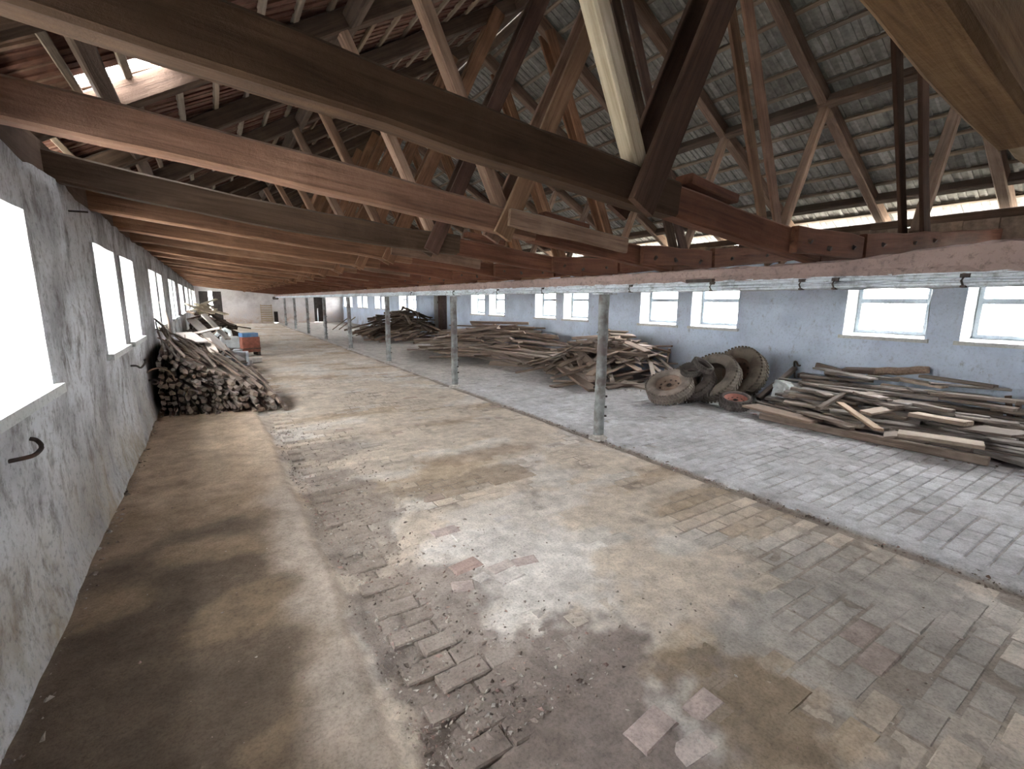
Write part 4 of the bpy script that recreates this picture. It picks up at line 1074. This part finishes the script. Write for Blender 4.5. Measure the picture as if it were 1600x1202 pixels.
heap(95, -.15, 19.2, .8, 2.6, 1.55, (.7, 1.9), 1.7, .7, (.05, .13), (.03, .09), 'stick', 'firewood log %s the heap before the dark doors', 'log', 'firewood_log', 'firewood heaped by the dark doors', (.33, .29, .27))
for i in range(16):
    a = ony(random.uniform(306, 336), random.uniform(474, 492), 18.0); b = a + Vector((random.uniform(-.45, .45), random.uniform(-.5, .5), random.uniform(-.2, .2)))
    a.x = max(a.x, XL + .1); b.x = max(b.x, XL + .1)
    board(a, b, random.uniform(.08, .18), .04, 'pale', (1.35, 1.35, 1.35), label='pale split wood slab on the crown of the firewood heap', cat='log', group='pale slabs on the firewood', name='wood_slab', seg=2)

# slatted gate against the end wall
gt = empty('slatted_gate', (3.35, Y1 - .08, .1)); tag(gt, 'pale slatted wooden gate standing against the far end wall', 'gate')
for k in range(8):
    timber('slat', (-.38, 0, .06 + k * .155), (.38, 0, .06 + k * .155), .03, .085, M['pale'], gt, color=(.8, .75, .72), seg=2)
for x in (-.34, .34): timber('post', (x, .03, -.08), (x, .03, 1.25), .03, .07, M['pale'], gt, color=(.75, .7, .66), seg=2)
t = MB(); t.tube([(0, 0, 0), (0, 0, .95), (.02, 0, 1.05)], .035, 8); o = t.build('white_pipe', M['white'], sm=True); o.location = (6.8, Y1 - .15, .0)
tag(o, 'white pipe standing upright in the dark far doorway', 'pipe')
t = MB(); t.lathe([(.0, -.1), (.16, -.1), (.2, 0), (.16, .1), (0, .1)], 14, False); o = t.build('bundle', M['iron']); o.location = (3.9, 36.9, 1.78); o.scale = (1, 1, 1)
tag(o, 'dark round drum hung under the girder at the far end', 'drum')
for k, (dx, a) in enumerate(((0.0, .0), (.35, .1))):
    board((5.6 + dx, 27.2, .05), (6.5 + dx, 27.0, .75), .06, .05, 'stick', (.6, .55, .5), label='dark pole propped slantwise near the far windows', cat='pole', name='pole', group='propped poles')

# ================================================================== TYRES
def make_tyre(name, R, W, rin, label, rim=None, tread='lug', color=(1, 1, 1), dust=1.0):
    root = empty(name); tag(root, label, 'tyre')
    hw = W / 2
    prof = [(rin, -hw * .62), (rin + .012, -hw * .78), (rin + (R - rin) * .35, -hw * .98), (rin + (R - rin) * .7, -hw), (R - .03, -hw * .88), (R - .008, -hw * .74),
            (R, -hw * .4), (R, 0), (R, hw * .4), (R - .008, hw * .74), (R - .03, hw * .88), (rin + (R - rin) * .7, hw), (rin + (R - rin) * .35, hw * .98), (rin + .012, hw * .78), (rin, hw * .62),
            (rin + .04, hw * .55), (R - .06, hw * .6), (R - .05, 0), (R - .06, -hw * .6), (rin + .04, -hw * .55)]
    mb = MB(); mb.lathe(prof, 56, True); mb.build('carcass', M['rubber'], root, sm=True, color=color)
    t = MB(); n = 46 if R > .3 else 30
    for k in range(n):
        a = 2 * math.pi * k / n
        for s in (-1, 1):
            m = Matrix.Rotation(a + (.5 * 2 * math.pi / n if s > 0 else 0), 4, 'Z') @ Matrix.Translation((R + .002, 0, s * hw * .5)) @ Matrix.Rotation(s * .45, 4, 'X')
            t.box((-.02, -R * math.pi / n * .6, -hw * .40), (.006, R * math.pi / n * .6, hw * .40), m)
    tag(t.build('tread', M['rubber'], root, color=tuple(c * .75 for c in color)), kind='stuff')
    if rim:
        r = MB(); r.lathe([(rin + .015, hw * .7), (rin - .015, hw * .62), (rin - .03, hw * .2), (rin * .62, hw * .05), (rin * .45, hw * .22), (rin * .2, hw * .24), (rin * .17, -hw * .1), (rin - .03, -hw * .3), (rin + .01, -hw * .6)], 32, False)
        q = r.build('rim', M['rim'], root, sm=True, color=rim)
        for k in range(10):
            a = 2 * math.pi * k / 10
            h = MB(); h.tube([(rin * .76 * math.cos(a), rin * .76 * math.sin(a), hw * .09), (rin * .76 * math.cos(a), rin * .76 * math.sin(a), hw * .16)], rin * .105, 8)
            h.build('hand_hole', M['iron'], q)
        h = MB(); h.lathe([(rin * .2, hw * .2), (rin * .2, hw * .34), (rin * .12, hw * .36), (rin * .1, hw * .1)], 14, False); h.build('hub_hole', M['iron'], q)
    return root
def put_tyre(t, u, v, R, W, az, el, z=None, spin=0.0):
    """axis direction from azimuth and elevation; rests on the floor unless z is given"""
    n = Vector((math.cos(az) * math.cos(el), math.sin(az) * math.cos(el), math.sin(el)))
    zz = (R * math.cos(el) + W / 2 * abs(math.sin(el)) - .01) if z is None else z
    t.location = onz(u, v, zz)
    t.rotation_euler = (n.to_track_quat('Z', 'Y') @ Matrix.Rotation(spin, 3, 'Z').to_quaternion()).to_euler()
TC = math.atan2(-.61, -.79)
t1 = make_tyre('truck_tyre', .385, .23, .21, 'dusty truck wheel with a pierced steel rim leaning in front of the other tyres', (1.1, 1.0, .95), color=(1.7, 1.6, 1.5))
put_tyre(t1, 1046, 604, .385, .23, math.pi + .15, 1.02)
t2 = make_tyre('truck_tyre', .40, .22, .22, 'smooth worn dark tyre leaning between the rimmed wheel and the lugged tyre', None, color=(.8, .76, .74))
put_tyre(t2, 1080, 597, .40, .22, math.pi + .05, .85)
t3 = make_tyre('truck_tyre', .45, .25, .25, 'large tyre with a coarse lugged tread leaning in the middle of the tyre group', None, color=(1.05, 1.0, .92))
put_tyre(t3, 1114, 590, .45, .25, math.pi + .0, .66)
t4 = make_tyre('truck_tyre', .47, .27, .25, 'largest dark tyre leaning against the whitewashed wall at the end of the group', (.5, .4, .35), color=(.85, .78, .68))
put_tyre(t4, 1154, 583, .47, .27, math.pi - .05, .46)
t5 = make_tyre('handcart_tyre', .155, .095, .11, 'small narrow knobbly tyre lying on top of the leaning tyres', None, color=(.75, .74, .72))
put_tyre(t5, 1080, 578, .155, .095, TC - .2, 1.1, z=.66)
t6 = make_tyre('handcart_tyre', .165, .09, .12, 'small knobbly tyre tilted behind the other small tyre on the pile', None, color=(.8, .77, .74))
put_tyre(t6, 1098, 571, .165, .09, TC + 1.1, 1.0, z=.74)
t7 = make_tyre('barrow_tyre', .235, .17, .17, 'small wheel with a reddish disc lying flat on the floor before the tyres', (1.2, .62, .58), color=(.8, .76, .78))
put_tyre(t7, 1149, 627, .235, .17, TC, 1.33)

# ================================================================== HOOKS AND SMALL IRON
def hook(name, pts, r, label):
    pp = []
    for i in range(len(pts) - 1):
        p0, p1, p2, p3 = pts[max(i - 1, 0)], pts[i], pts[i + 1], pts[min(i + 2, len(pts) - 1)]
        for k in range(4):
            t = k / 4; pp.append(.5 * ((2 * p1) + (p2 - p0) * t + (2 * p0 - 5 * p1 + 4 * p2 - p3) * t * t + (3 * p1 - p0 - 3 * p2 + p3) * t ** 3))
    pp.append(pts[-1])
    mb = MB(); mb.tube(pp, r, 7); tag(mb.build(name, M['iron'], sm=True), label, 'hook')
a = onx(12, 722, XL); 
hook('iron_hook', [a + Vector(d) for d in ((-.05, -.02, 0), (.03, .02, 0), (.07, .07, .0), (.085, .12, .02), (.07, .14, .05), (.05, .13, .065))], .010, 'curved iron hook in the whitewashed wall below the nearest deep window sill')
a = onx(205, 572, XL)
hook('iron_hook', [a + Vector(d) for d in ((-.05, 0, 0), (.04, .0, .0), (.08, .03, -.03), (.12, .06, .02), (.12, .07, .06))], .011, 'forked iron hook in the wall below the second pair of windows')
a = onx(232, 596, XL)
hook('iron_ring', [a + Vector(d) for d in ((-.05, 0, 0), (.05, .0, .02), (.10, .03, -.01), (.08, .06, -.05), (.03, .04, -.04))], .014, 'iron ring staple in the wall beside the stacked stakes')
a = onx(108, 330, XL)
hook('iron_peg', [a + Vector((-.06, 0, 0)), a + Vector((.11, -.03, .0))], .007, 'thin iron peg sticking out high on the window wall')
a = Vector((XR - .02, 4.05, .62))
hook('iron_ring', [a + Vector(d) for d in ((.05, 0, 0), (-.05, 0, 0), (-.08, .02, .06), (-.07, .06, .05), (-.06, .03, -.18), (-.06, .02, -.22))], .016, 'rusty iron fitting in the blue-white wall between the tyres and the boards')
